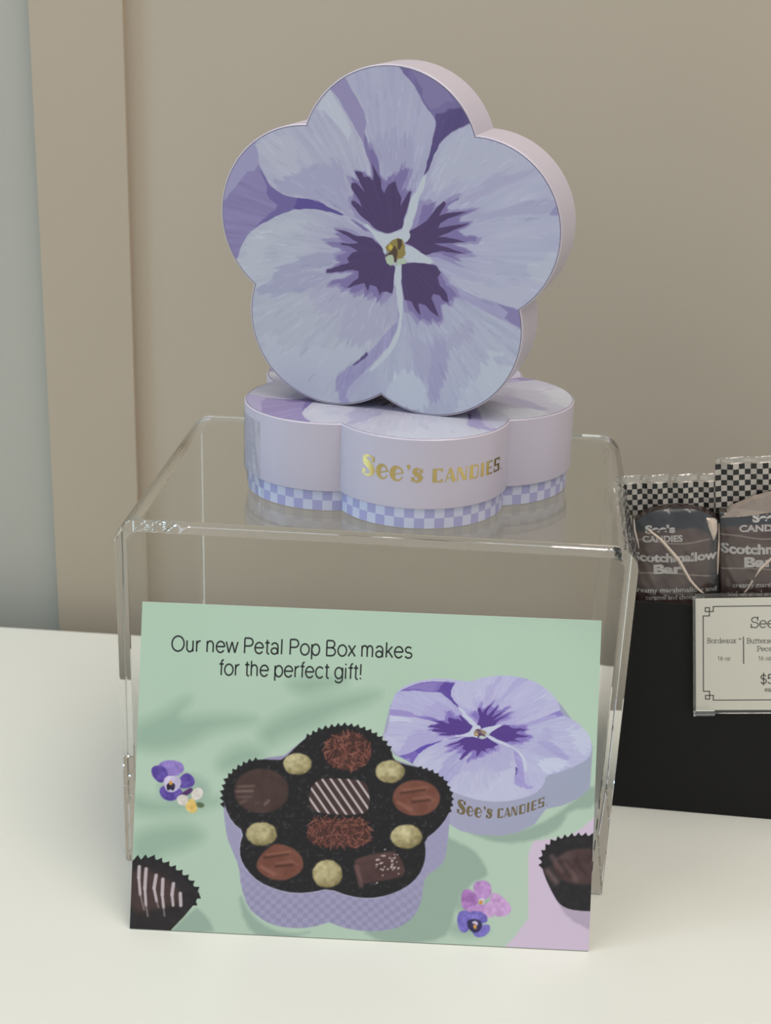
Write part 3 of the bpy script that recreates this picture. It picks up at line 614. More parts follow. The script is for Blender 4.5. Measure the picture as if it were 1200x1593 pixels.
    for p in shapes['choc_dark']:
        i, a = poly_alpha(P, smooth_poly(p), 0.9); facet(i, a, (70, 53, 48), 21, 22, 5)
        sheen(p.mean(0), [(-9, 1.2, -3, 1.8, .8, (118, 96, 90), .8), (-9.5, -.6, -3.5, -.2, 1.0, (126, 104, 98), .8), (-9, -2.8, -4, -2.4, .8, (112, 90, 84), .7),
                          (-8, -5, -6, -4, 1.2, (104, 82, 76), .7), (1.5, -5.2, 3, -3.6, 1.0, (120, 100, 94), .8), (-2, -4.8, -1, -4.6, .8, (96, 76, 70), .6),
                          (2, 3, 8, 0, 4, (78, 60, 54), .4)])
    for p in shapes['choc_milk']:
        i, a = poly_alpha(P, smooth_poly(p), 0.8); facet(i, a, (116, 72, 57), 23, 26, 4)
        sheen(p.mean(0), [(-6, 1.6, 3, 3.4, .9, (72, 42, 34), .85), (-1.5, -1.6, 5, -.6, 1.0, (76, 44, 36), .85), (-7, -2, -2, -4.6, 1.4, (146, 100, 84), .7),
                          (-5, 2.8, 4, 4.4, 1.0, (140, 94, 76), .7), (-1, -.3, 5, .6, 1.0, (142, 96, 80), .6), (3.5, 1.2, 7, -.5, .8, (138, 92, 76), .6)])
    for k, p in enumerate(shapes['choc_sprinkle']):
        i, a = poly_alpha(Pw, smooth_poly(p), 0.9); lay(ink, i, a, (74, 44, 38))
        lo, hi = p.min(0), p.max(0)
        done = 0
        while done < 210:
            x, y = rnd.uniform(lo[0], hi[0]), rnd.uniform(lo[1], hi[1])
            c0 = p.mean(0); rr = (hi - lo) / 2
            if ((x - c0[0]) / rr[0]) ** 2 + ((y - c0[1]) / rr[1]) ** 2 > (0.95 if k == 0 else 1.25):
                continue
            an = rnd.uniform(0, math.pi); ln = rnd.uniform(.7, 1.3)
            dx, dy = math.cos(an) * ln, math.sin(an) * ln
            i, a = line_alpha(P, [(x - dx, y - dy), (x + dx, y + dy)], .42, .3)
            v = rnd.choice(((122, 72, 60), (102, 58, 48), (138, 88, 74), (58, 34, 30)))
            lay(ink, i, a, v, .9); done += 1
    for p in shapes['choc_stripe']:
        i, a = poly_alpha(P, smooth_poly(p), 0.5); facet(i, a, (66, 48, 44), 25, 14, 3)
        q = P[i]
        s_ = (q[:, 0] * .80 + q[:, 1] * .60) / 2.75
        ph = np.abs((s_ % 1) - .5)
        al = np.clip((.22 - ph) * 7, 0, 1) * a
        lay(ink, i, al, (200, 190, 190), .95)
    for p in shapes['choc_salt']:
        i, a = poly_alpha(P, smooth_poly(p), 0.7); facet(i, a, (76, 54, 52), 27, 20, 4)
        c0 = p.mean(0)
        sheen(c0, [(-8, 0, -6, -7, 2.0, (112, 84, 80), .7), (-8, 2.4, 6, 6, 1.6, (92, 68, 64), .6)])
        for k in range(34):
            x, y = rnd.gauss(c0[0] + 3.5, 3.2), rnd.gauss(c0[1] + 1.5, 2.8)
            i, a = line_alpha(P, [(x, y), (x + .2, y + .15)], rnd.uniform(.4, .9), .3); lay(ink, i, a, (186, 174, 170), .8)
    for p in shapes['gold']:
        c0 = p.mean(0); rr = (p.max(0) - p.min(0)) / 2
        i, a = poly_alpha(Pw, smooth_poly(p), 0.7)
        q = P[i]
        x, y = (q[:, 0] - c0[0]) / rr[0], (q[:, 1] - c0[1]) / rr[1]
        lum = np.clip(.62 + .30 * (-.5 * x + .6 * y) - .30 * (x * x + y * y) + (fbm(q[:, 0] / 1.5, q[:, 1] / 1.5, 51, 3) - .5) * .55, 0, 1)[:, None]
        c = np.array((112, 102, 62)) * (1 - lum) + np.array((226, 219, 172)) * lum
        lay(ink, i, a, c)
    PZ = dict(pz_violet=(142, 122, 190), pz_violet_d=(94, 74, 158), pz_white=(196, 190, 214), pz_blk=(40, 34, 58), pz_or=(206, 150, 66),
              pz_dk=(84, 50, 104), pz_cream=(216, 212, 200), pz_leaf=(104, 124, 92), pz_yel=(222, 190, 108), pz_pink=(182, 140, 196),
              pz_pink_l=(194, 156, 202), pz_pink_d=(168, 118, 182), pz_white2=(206, 196, 216), pz_blue=(118, 108, 188), pz_navy=(48, 44, 84))
    for cx, cy, rx, ry in ((19, 55, 10, 6), (133, 15.5, 9, 4), (131, 6, 8, 3)):
        t = np.linspace(0, 2 * np.pi, 16)[:-1]
        i, a = poly_alpha(P, np.c_[cx + rx * np.cos(t), cy + ry * np.sin(t)], 4.0); lay(ink, i, a, (150, 174, 158), .8)
    for name, poly in CARD:
        if name in PZ:
            p = smooth_poly(poly, 2)
            i, a = poly_alpha(P, p, 0.45)
            q = P[i] - p.mean(0)
            t = fbm(P[i][:, 0] / 1.6, P[i][:, 1] / 1.6, len(name), 2)[:, None]
            lay(ink, i, a, np.array(PZ[name]) + (t - .5) * 44)
    return ink


# ------------------------------------------------------------------ materials
M_counter = material('white_laminate', (216, 217, 208), 0.30, noise=0.012, scale=9)
M_cabinet = material('counter_front', (205, 203, 196), 0.5)
M_wall = material('taupe_wall_paint', (183, 171, 152), 0.75, noise=0.02, scale=6)
M_pilaster = material('beige_wall_paint', (181, 167, 146), 0.75, noise=0.015, scale=6)
M_grey = material('cool_grey_wall_paint', (177, 175, 163), 0.7, noise=0.015, scale=6)
M_floor = material('shop_floor', (150, 142, 130), 0.4, noise=0.06, scale=5)
M_acrylic = acrylic_material('clear_acrylic')
M_lidside = material('pale_lilac_paper', (191, 184, 197), 0.33, noise=0.008, scale=40)
M_seam = material('lid_seam', (146, 140, 152), 0.6)  # darker than the lid paper: shade of the rim gap put into the colour
M_lidprint = print_material('pansy_print', 0.36)
M_check_a = material('lilac_check', (172, 169, 208), 0.35)
M_check_b = material('pale_check', (205, 207, 226), 0.35)
M_basebottom = material('box_board', (214, 210, 220), 0.6)
M_gold = material('gold_foil', (202, 180, 118), 0.22, metallic=1.0, noise=0.10, scale=90)
M_seal = film_material('clear_seal_film', amount=0.20, rough=0.10, bump=0.8, scale=160)
M_cardprint = print_material('card_print', 0.42, 0.4)
M_cardboard = material('white_card_stock', (226, 232, 222), 0.55)
M_ink = material('black_ink', (38, 44, 42), 0.5)
M_goldink = material('printed_gold_ink', (112, 98, 70), 0.5)
M_black = material('black_board', (14, 14, 14), 0.55, noise=0.05, scale=80, spec=0.28)
M_signpaper = material('cream_sign_paper', (220, 217, 204), 0.5)
M_signink = material('charcoal_ink', (74, 72, 68), 0.6)
M_barprint = print_material('wrapper_print', 0.30)
M_barink = material('silver_wrapper_ink', (190, 184, 176), 0.45)
M_finblack = material('wrapper_black_check', (28, 28, 26), 0.35)
M_fingrey = material('wrapper_clear_check', (182, 176, 167), 0.30)
M_finclear = film_material('wrapper_clear_edge', tint=(0.97, 0.96, 0.94), amount=0.2, rough=0.2, bump=0.8, scale=200)
M_film = film_material('wrapper_film', amount=0.045, rough=0.05, bump=0.8, scale=130)
M_fold_glint = material('wrapper_fold_glint', (214, 196, 178), 0.22)  # pale colour paints in the glint along the film creases
M_wrapside = material('wrapper_side', (56, 47, 44), 0.25)

# ------------------------------------------------------------------ the setting
def struct(ob):
    return tag(ob, kind='structure')


struct(box('floor', -1.6, 1.9, -1.6, 0.9, -0.92, -0.90, M_floor))
struct(box('wall_back', -0.0527, 1.6, 0.249, 0.30, -0.90, 1.10, M_wall))
struct(box('trim_1', -0.1003, -0.0527, 0.244, 0.30, -0.90, 1.10, M_pilaster))
struct(box('wall_left', -1.20, -0.1003, 0.252, 0.30, -0.90, 1.10, M_grey))

counter = empty('counter', Matrix.Translation((0.15, -0.1, -0.90)))
tag(counter, 'white laminate shop counter that everything stands on', 'counter')
_ct = box('countertop', -1.05, 1.15, -0.28, 0.324, 0.865, 0.90, M_counter, counter, 0.002)
_cb = box('cabinet_body', -1.03, 1.13, -0.24, 0.31, 0.0, 0.865, M_cabinet, counter)

# ------------------------------------------------------------------ acrylic riser
W, H, D, T, DL = 201.28, 152.13, 143.9, 5.25, 3.65


def riser():
    ro, ri = 10.0, 10.0 - T
    outer, inner = [], []
    for z in (0.0, H - ro):
        outer.append((0, z)); inner.append((T, z))
    for k in range(1, 25):
        a = math.pi - k * math.pi / 48
        outer.append((ro + ro * math.cos(a), H - ro + ro * math.sin(a)))
        inner.append((ro + ri * math.cos(a), H - ro + ri * math.sin(a)))
    for k in range(0, 25):
        a = math.pi / 2 - k * math.pi / 48
        outer.append((W - ro + ro * math.cos(a), H - ro + ro * math.sin(a)))
        inner.append((W - ro + ri * math.cos(a), H - ro + ri * math.sin(a)))
    outer.append((W - DL, 0)); inner.append((W - T - DL, 0))
    n = len(outer)
    v, f = [], []
    for y in (0.0, D):
        for p in outer: v.append((p[0] * MM, y * MM, (p[1] + 0.12) * MM))
        for p in inner: v.append((p[0] * MM, y * MM, (p[1] + 0.12) * MM))
    o0, i0, o1, i1 = 0, n, 2 * n, 3 * n
    for k in range(n - 1):
        f.append((o0 + k, i0 + k, i0 + k + 1, o0 + k + 1)[::-1])
        f.append((o1 + k, o1 + k + 1, i1 + k + 1, i1 + k)[::-1])
        f.append((o0 + k, o1 + k, o1 + k + 1, o0 + k + 1))
        f.append((i0 + k, i0 + k + 1, i1 + k + 1, i1 + k))
    f.append((o0, i0, i1, o1)); f.append((o0 + n - 1, o1 + n - 1, i1 + n - 1, i0 + n - 1))
    ob = mesh_object('acrylic_riser', v, f, M_acrylic)
    bm = bmesh.new(); bm.from_mesh(ob.data); bmesh.ops.recalc_face_normals(bm, faces=bm.faces); bm.to_mesh(ob.data); bm.free()
    bevel(ob, 0.0004, 1)
    return tag(ob, 'clear acrylic U-shaped display riser holding up the flower boxes', 'display riser')


riser()

# ------------------------------------------------------------------ petal boxes
LR, LD, LID_HT, BASE_HT, INS = 35.333, 34.159, 27.815, 8.387, 1.3
NOTCH_IN = 5


def lobed_outline(r, d, per):
    """five-lobed outline, `per` equal arc steps in each lobe, starting at the notch before the top lobe"""
    s, h = d * math.sin(math.pi / 5), d * math.cos(math.pi / 5)
    rn = h + math.sqrt(r * r - s * s)
    half = math.pi - math.acos(max(-1, min(1, (r * r + d * d - rn * rn) / (2 * r * d))))
    pts = []
    for k in range(5):
        a0 = math.pi / 2 + k * 2 * math.pi / 5
        for j in range(per):
            b = a0 - half + 2 * half * j / per
            pts.append((d * math.cos(a0) + r * math.cos(b), d * math.sin(a0) + r * math.sin(b)))
    return np.array(pts), 2 * half * r


def make_lid_mesh():
    per, rings = 230, 215
    out, _ = lobed_outline(LR, LD, per)
    inner, _ = lobed_outline(LR - 0.80, LD, per)
    n = len(out)
    ss = (np.arange(1, rings + 1) / rings)
    top = (inner[None] * ss[:, None, None]).reshape(-1, 2)
    pts2 = np.vstack([[(0, 0)], top])
    ink = to_albedo(flower_ink(pts2))
    zt = (LID_HT + BASE_HT)
    v = np.c_[pts2, np.full(len(pts2), zt)]
    base = 1 + (rings - 1) * n
    faces, fm = [], []
    idx = np.arange(n); nx = (idx + 1) % n
    faces += [(0, int(1 + a), int(1 + b)) for a, b in zip(idx, nx)]
    for q in range(rings - 1):
        o = 1 + q * n
        faces += np.c_[o + idx, o + n + idx, o + n + nx, o + nx].tolist()
    fm += [0] * len(faces)
    extra = []
    for off, z in ((lobed_outline(LR - 0.78, LD, per)[0], zt - 0.22), (lobed_outline(LR - 0.52, LD, per)[0], zt - 0.22), (lobed_outline(LR - 0.45, LD, per)[0], zt - 0.02), (out, zt - 0.45), (out, BASE_HT + 0.3), (lobed_outline(LR - 0.3, LD, per)[0], BASE_HT), (lobed_outline(LR - 1.1, LD, per)[0], BASE_HT)):
        extra.append(np.c_[off, np.full(n, z)])
    v = np.vstack([v] + extra)
    ring0 = base
    for q in range(7):
        r0 = ring0 if q == 0 else len(pts2) + (q - 1) * n
        r1 = len(pts2) + q * n
        fs = np.c_[r0 + idx, r1 + idx, r1 + nx, r0 + nx].tolist()
        faces += fs; fm += [2 if q < 2 else 1] * len(fs)
    ink_all = np.vstack([ink, np.full((7 * n, 3), 0.6)])
    ob = mesh_object('lid', v * MM, faces, [M_lidprint, M_lidside, M_seam], None, fm, 38, ink_all)
    return ob


def make_base_mesh():
    r = LR - INS
    _, arc = lobed_outline(r, LD, 10)
    cells = int(round(arc / 3.95)) // 2 * 2
    sub = 3
    out, _ = lobed_outline(r, LD, cells * sub)
    n = len(out)
    rows = [0.25, 4.35, 8.45, 12.5]
    v = [np.c_[out * (1 - 0.006), np.zeros(n)]] + [np.c_[out, np.full(n, z)] for z in rows]
    v = np.vstack(v + [[(0, 0, 0)]])
    faces, fm = [], []
    for q in range(len(rows)):
        for k in range(n):
            a, b = q * n + k, q * n + (k + 1) % n
            faces.append((a, b, b + n, a + n))
            fm.append(1 if q == 0 else ((k // sub + q) % 2))
    c = len(v) - 1
    for k in range(n):
        faces.append((c, (k + 1) % n, k)); fm.append(2)
    return mesh_object('base', v * MM, faces, [M_check_a, M_check_b, M_basebottom], None, fm, 38)


# stroke-built letters -------------------------------------------------
def arc(cx, cy, rx, ry, a0, a1, n=12):
    return [(cx + rx * math.cos(R(a0 + (a1 - a0) * k / n)), cy + ry * math.sin(R(a0 + (a1 - a0) * k / n))) for k in range(n + 1)]


def ribbon(pts, w):
    """outline quads of a polyline; w is one width or one per point"""
    pts = np.asarray(pts, float)
    n = len(pts)
    w = np.full(n, w, float) if np.isscalar(w) else np.interp(np.linspace(0, 1, n), np.linspace(0, 1, len(w)), w)
    t = np.gradient(pts, axis=0)
    t /= np.maximum(np.hypot(t[:, 0], t[:, 1]), 1e-9)[:, None]
    nr = np.c_[-t[:, 1], t[:, 0]] * w[:, None] / 2
    return [np.array([pts[k] + nr[k], pts[k] - nr[k], pts[k + 1] - nr[k + 1], pts[k + 1] + nr[k + 1]]) for k in range(n - 1)]


def disc(cx, cy, r, n=14):
    return [np.array([(cx + r * math.cos(2 * math.pi * k / n), cy + r * math.sin(2 * math.pi * k / n)) for k in range(n)])]


def quad(x0, y0, x1, y1):
    return [np.array([(x0, y0), (x1, y0), (x1, y1), (x0, y1)])]


def logo_polys():
    """the shop logotype: fat serif lower-case word, then condensed capitals; unit mm, baseline 0"""
    L = []
    def put(polys, x, y=0.0, sx=1.0, sy=1.0):
        for p in polys:
            L.append(p * np.array((sx, sy)) + np.array((x, y)))
    S = ribbon([(.62, .78), (.56, .90), (.42, .965), (.28, .955), (.17, .88), (.15, .76), (.22, .65), (.36, .54), (.50, .42), (.56, .30), (.53, .16), (.42, .06), (.28, .03), (.14, .07), (.07, .18)],
               [.06, .09, .09, .13, .21, .28, .33, .34, .33, .29, .23, .15, .09, .08, .06])
    S += disc(.60, .77, .085) + disc(.10, .22, .10) + ribbon([(.655, .70), (.655, .98)], .045) + ribbon([(.03, .02), (.03, .32)], .05)
    put(S, -30.2, 0, 8.6, 8.5)
    e = ribbon(arc(.44, .5, .34, .46, 5, 340, 26), [.12, .10, .14, .28, .36, .36, .25, .13, .09, .06]) + ribbon([(.16, .42), (.80, .60)], [.10, .07])
    put(e, -23.3, 0, 5.6, 5.7)
    put(e, -17.6, 0, 6.0, 5.7)
    ap = disc(.5, .5, .5) + ribbon([(.75, .4), (.7, -.1), (.3, -.6)], [.5, .35, .05])
    put(ap, -11.5, 5.4, 1.5, 1.5)
    s = ribbon([(.66, .78), (.56, .92), (.40, .95), (.24, .88), (.22, .72), (.36, .58), (.54, .46), (.62, .30), (.54, .12), (.36, .05), (.18, .10), (.10, .24)],
               [.08, .11, .16, .27, .34, .36, .36, .34, .25, .16, .11, .08])
    s += disc(.64, .77, .10) + disc(.14, .24, .12) + ribbon([(.73, .66), (.73, .98)], .06) + ribbon([(.05, .02), (.05, .36)], .06)
    put(s, -9.7, 0, 5.8, 5.6)
    h = 5.5
    def cap(polys, x, wd): put(polys, x, 0, wd, h)
    C = quad(0, 0, .42, 1) + quad(.40, .89, .92, 1) + quad(.40, 0, .92, .11) + quad(.80, .76, .98, 1) + quad(.80, 0, .98, .24)
    cap(C, -1.6, 4.0)
    A = ribbon([(.06, 0), (.46, 1)], [.10, .12]) + ribbon([(.44, 1), (.86, 0)], [.24, .34]) + quad(.22, .24, .74, .32)
    cap(A, 3.2, 4.5)
    N = quad(0, 0, .13, 1) + quad(.86, 0, .98, 1) + [np.array([(.02, 1), (.36, 1), (.97, 0), (.62, 0)])]
    cap(N, 8.2, 4.2)
    Dd = quad(0, 0, .38, 1) + quad(.38, .88, .80, 1) + quad(.38, 0, .80, .12) + ribbon([(.78, .95), (.92, .86), (.92, .14), (.78, .05)], .13)
    cap(Dd, 13.6, 4.4)
    cap(quad(0, 0, 1, 1), 19.1, 1.6)
    E = quad(0, 0, .42, 1) + quad(.40, .88, 1, 1) + quad(.40, .44, .92, .54) + quad(.40, 0, 1, .12)
    cap(E, 22.0, 3.7)
    S2 = quad(0, .52, .32, 1) + quad(.30, .89, .98, 1) + quad(.84, .72, .98, .92) + quad(0, .44, .98, .55) + quad(.66, .02, .98, .50) + quad(0, 0, .98, .11) + quad(0, .08, .14, .28)
    cap(S2, 26.9, 4.2)
    L.extend([p * .5 + np.array((32.6, .3)) for p in disc(0, 0, .7, 8)])
    return L


def polys_to_mesh(name, polys, fn, mat, parent=None, maxlen=None):
    """flat letter polygons carried onto a surface by fn(u, v) -> (x, y, z)"""
    bm = bmesh.new()
    for p in polys:
        vs = [bm.verts.new((float(a), float(b), 0)) for a, b in p]
        try:
            bm.faces.new(vs)
        except ValueError:
            pass
    if maxlen:
        for _ in range(4):
            es = [e for e in bm.edges if e.calc_length() > maxlen]
            if not es:
                break
            bmesh.ops.subdivide_edges(bm, edges=es, cuts=1, use_grid_fill=True)
        bmesh.ops.triangulate(bm, faces=bm.faces)
    for vv in bm.verts:
        vv.co = fn(vv.co.x, vv.co.y)
    me = bpy.data.meshes.new(name)
    bm.to_mesh(me); bm.free()
    me.materials.append(mat)
    ob = bpy.data.objects.new(name, me)
    COL.objects.link(ob)
    ob.parent = parent
    return ob


def on_lobe(u, v, lobe=234.0, off=0.06):
    a = R(lobe) + u / LR
    return Vector(((LD * math.cos(R(lobe)) + (LR + off) * math.cos(a)) * MM, (LD * math.sin(R(lobe)) + (LR + off) * math.sin(a)) * MM, (BASE_HT + v) * MM))


LOGO = logo_polys()
lid0 = make_lid_mesh()
base0 = make_base_mesh()
logo0 = polys_to_mesh('lettering', LOGO, lambda u, v: on_lobe(u, v + 10.9), M_gold, None, 1.2)


def petal_box(mat4, label, first):
    root = empty('petal_gift_box', mat4)
    tag(root, label, 'gift box', 'flower-shaped gift boxes')
    parts = []
    for src in (lid0, base0, logo0):
        c = src if first else src.copy()
        if not first:
            COL.objects.link(c)
        parts.append(c)
    lid, base, logo = parts
    if not first:
        base.location.z = 6.2 * MM               # lid pressed fully home on the upright box
    lid.parent = root; base.parent = root; logo.parent = lid
    logo['label'] = 'gold foil shop name'
    lid['label'] = 'pale lilac lid printed with a pansy'
    base['label'] = 'lilac and white checkered base'
    return root


low = petal_box(Matrix.Translation((106.2 * MM, 73.15 * MM, (H + 0.2) * MM)) @ Matrix.Rotation(R(50.485), 4, 'Z'),
                'flower-shaped lilac gift box lying flat on the riser, gold shop name in front', True)
_yaw, _spin = -0.20303, -0.00864
_ex = Vector((math.cos(_yaw), math.sin(_yaw), 0)); _up = Vector((0, 0, 1)); _n = _ex.cross(_up)
_e1 = _ex * math.cos(_spin) + _up * math.sin(_spin); _e2 = -_ex * math.sin(_spin) + _up * math.cos(_spin)
_o = Vector((99.0, 41.57, 251.5)) * MM - _n * (LID_HT + BASE_HT) * MM
_m = Matrix.Identity(4)
for k in range(3):
    _m[k][0], _m[k][1], _m[k][2], _m[k][3] = _e1[k], _e2[k], _n[k], _o[k]
petal_box(_m, 'flower-shaped gift box stood upright on edge, painted pansy lid facing out', False)


def clear_seal():
    lobe, r = 162.0, LR + 0.25
    v, f = [], []
    nu, nv = 34, 30
    rnd = random.Random(8)
    for j in range(nv + 1):
        for i in range(nu + 1):
            a = R(128 + 46 * i / nu)
            z = 0.8 + 31.5 * j / nv
            rr = r if z > BASE_HT else r - 1.3 * min(1, (BASE_HT - z) / 3.0)
            rr += 0.28 * math.sin(i * 1.1 + j * .25) * (1 if z < 14 else .45) + rnd.uniform(-.06, .06)
            v.append(((LD * math.cos(R(lobe)) + rr * math.cos(a)) * MM, (LD * math.sin(R(lobe)) + rr * math.sin(a)) * MM, z * MM))
    for j in range(nv):
        for i in range(nu):
            a = j * (nu + 1) + i
            f.append((a, a + 1, a + nu + 2, a + nu + 1))
    o = mesh_object('clear_seal', v, f, M_seal, low, None, 60)
    o['label'] = 'crinkled clear film seal'


clear_seal()

# ------------------------------------------------------------------ card
CW, CH = 177.8, 127.0
_yaw, _lean = 0.04576, 0.34458
_ex = Vector((math.cos(_yaw), math.sin(_yaw), 0)); _b = Vector((-math.sin(_yaw), math.cos(_yaw), 0))
_up = _b * math.sin(_lean) + Vector((0, 0, math.cos(_lean))); _n = _ex.cross(_up)
_m = Matrix.Identity(4)
_o = Vector((13.55, -47.52, 0.45)) * MM
for k in range(3):
    _m[k][0], _m[k][1], _m[k][2], _m[k][3] = _ex[k], _up[k], _n[k], _o[k]
card = empty('sign_card', _m)
tag(card, 'mint green printed card with a photo of chocolates, propped before the riser', 'sign')


def card_panel():
    nx, ny = 680, 486
    xs, ys = np.linspace(0, CW, nx), np.linspace(0, CH, ny)
    X, Y = np.meshgrid(xs, ys)
    P = np.c_[X.ravel(), Y.ravel()]
    ink = to_albedo(card_ink(P), np.array((0.97, 0.94, 0.96)))
    v = np.c_[P, np.zeros(len(P))]
    i = np.arange(ny - 1)[:, None] * nx + np.arange(nx - 1)[None]
    i = i.ravel()
    faces = np.c_[i, i + 1, i + nx + 1, i + nx].tolist()
    fm = [0] * len(faces)
    c = len(v)
    t = -1.1
    v = np.vstack([v, [(0, 0, 0), (CW, 0, 0), (CW, CH, 0), (0, CH, 0), (0, 0, t), (CW, 0, t), (CW, CH, t), (0, CH, t)]])
    for a, b in ((0, 1), (1, 2), (2, 3), (3, 0)):
        faces.append((c + a, c + 4 + a, c + 4 + b, c + b)); fm.append(1)
    faces.append((c + 7, c + 6, c + 5, c + 4)); fm.append(1)
    ink = np.vstack([ink, np.full((8, 3), .7)])
    return mesh_object('card_panel', v * MM, faces, [M_cardprint, M_cardboard], card, fm, None, ink)


panel = card_panel()


def font_polys(text, size_mm, width_mm, offset=0.0, spacing=1.0):
    """filled letter faces of the built-in sans font, scaled to a width; returns verts (mm) and faces"""
    cu = bpy.data.curves.new('text', 'FONT')
    cu.body = text
    cu.size = 1.0
    cu.offset = offset
    cu.space_character = spacing
    cu.resolution_u = 5
    ob = bpy.data.objects.new('text', cu)
    COL.objects.link(ob)
    dg = bpy.context.evaluated_depsgraph_get()
    me = bpy.data.meshes.new_from_object(ob.evaluated_get(dg))
    v = np.array([p.co[:2] for p in me.vertices])
    f = [tuple(p.vertices) for p in me.polygons]
    bpy.data.objects.remove(ob); bpy.data.curves.remove(cu); bpy.data.meshes.remove(me)
    x0, x1 = v[:, 0].min(), v[:, 0].max()
    sx = width_mm / (x1 - x0) if width_mm else size_mm
    sy = size_mm
    v = (v - np.array((x0, 0))) * np.array((sx, sy))
    return v, f


def text_on(name, text, size_mm, width_mm, fn, mat, parent, offset=0.0, spacing=1.0):
    v, f = font_polys(text, size_mm, width_mm, offset, spacing)
    return mesh_object(name, [tuple(fn(a, b)) for a, b in v], f, mat, parent)


SANS = {
 'O': ([arc(.50, .5, .44, .5, 0, 360, 28)], 1.06),
 'u': ([[(.08, .73), (.08, .25)], arc(.30, .24, .22, .25, 180, 360, 12), [(.52, .73), (.52, 0)]], .70),
 'r': ([[(.08, .73), (.08, 0)], arc(.35, .43, .27, .29, 175, 88, 8)], .44),
 'n': ([[(.08, .73), (.08, 0)], arc(.30, .47, .22, .26, 180, 0, 12), [(.52, .48), (.52, 0)]], .70),
 'e': ([arc(.34, .365, .30, .365, 3, 325, 22), [(.04, .385), (.64, .385)]], .74),
 'w': ([[(.0, .73), (.20, 0)], [(.20, 0), (.42, .72)], [(.42, .72), (.64, 0)], [(.64, 0), (.84, .73)]], .92),
 'P': ([[(.10, 0), (.10, 1)], [(.10, 1), (.42, 1)], arc(.42, .74, .27, .26, 90, -90, 12), [(.42, .48), (.10, .48)]], .80),
 't': ([[(.17, .93), (.17, .14)], arc(.30, .14, .13, .14, 180, 285, 6), [(.02, .73), (.34, .73)]], .40),
 'a': ([arc(.29, .20, .23, .20, 0, 360, 18), [(.54, 0), (.54, .5)], arc(.30, .49, .24, .24, 0, 158, 10)], .72),
 'l': ([[(.08, 0), (.08, 1)]], .28),
 'o': ([arc(.35, .365, .31, .365, 0, 360, 24)], .76),
 'p': ([[(.08, .73), (.08, -.27)], arc(.36, .365, .28, .365, 0, 360, 24)], .74),
 'B': ([[(.10, 0), (.10, 1)], [(.10, 1), (.42, 1)], [(.10, .53), (.44, .53)], [(.10, 0), (.44, 0)], arc(.42, .765, .24, .235, 90, -90, 10), arc(.44, .265, .28, .265, 90, -90, 10)], .86),
 'x': ([[(.02, .73), (.52, 0)], [(.52, .73), (.02, 0)]], .60),
 'm': ([[(.08, .73), (.08, 0)], arc(.27, .50, .19, .23, 180, 0, 10), [(.46, .5), (.46, 0)], arc(.65, .50, .19, .23, 180, 0, 10), [(.84, .5), (.84, 0)]], 1.02),
 'k': ([[(.08, 0), (.08, 1)], [(.50, .73), (.08, .28)], [(.22, .42), (.54, 0)]], .62),
 's': ([arc(.29, .54, .22, .19, 30, 255, 10) + arc(.29, .18, .24, .18, 80, -160, 12)], .62),
 'f': ([[(.16, 0), (.16, .85)], arc(.30, .85, .14, .15, 180, 80, 6), [(.0, .73), (.32, .73)]], .36),
 'h': ([[(.08, 1), (.08, 0)], arc(.30, .47, .22, .26, 180, 0, 12), [(.52, .48), (.52, 0)]], .70),
 'c': ([arc(.34, .365, .30, .365, 42, 318, 20)], .68),
 'g': ([arc(.34, .365, .28, .365, 0, 360, 22), [(.62, .73), (.62, -.02)], arc(.34, -.02, .28, .25, 0, -155, 10)], .76),
 'i': ([[(.08, 0), (.08, .73)], [(.08, .90), (.08, 1)]], .28),
 '!': ([[(.12, .28), (.12, 1)], [(.12, 0), (.12, .10)]], .30),
 ' ': ([], .30)}


def sans_polys(txt, cap, width, weight=.112):
    polys, cur = [], 0.0
    for ch in txt:
        strokes, adv = SANS[ch]
        for st in strokes:
            polys += ribbon([(q[0] + cur, q[1]) for q in st], weight)
        cur += adv + .012
    k = width / cur
    return [p * np.array((k, cap)) for p in polys]


for _txt, _x, _y, _w, _lab in (('Our new Petal Pop Box makes', 11.9, 108.4, 94.0, 'first line of dark printed text'),
                               ('for the perfect gift!', 31.0, 99.9, 55.9, 'second line of dark printed text')):
    polys_to_mesh('lettering', sans_polys(_txt, 5.85, _w), lambda a, b: Vector(((_x + a) * MM, (_y + .012 * a + b) * MM, 0.05 * MM)), M_ink, panel)['label'] = _lab


def on_picture_box(u, v):
    # curved front of the box in the picture
    t = u / 64.0
    x = 125.0 + (u + 30.5) * 0.545
    y = 53.2 - 5.4 * math.sin(math.pi * min(1, max(0, (u + 44) / 84.0))) + (u + 30) * 0.055 + v * 0.66
    return Vector((x * MM, y * MM, 0.05 * MM))


polys_to_mesh('lettering', LOGO, on_picture_box, M_goldink, panel, 1.5)['label'] = 'gold shop name on the pictured box'
# easel strut behind the card
_inv = _m.inverted()
_top = [Vector((78 * MM, 92 * MM, -1.2 * MM)), Vector((100 * MM, 92 * MM, -1.2 * MM))]
_ft = []
for a in (70, 108):
    g = _m @ Vector((a * MM, 0, 0))
    _ft.append(_inv @ Vector((g.x, 0.028, 0.0004)))
_sv = [_top[0], _top[1], _ft[1], _ft[0]]
_nn = (_sv[1] - _sv[0]).cross(_sv[3] - _sv[0]).normalized() * 1.0 * MM
_vv = [tuple(p) for p in _sv] + [tuple(p - _nn) for p in _sv]
mesh_object('easel_strut', _vv, [(0, 1, 2, 3), (7, 6, 5, 4), (0, 4, 5, 1), (1, 5, 6, 2), (2, 6, 7, 3), (3, 7, 4, 0)], M_cardboard, card)

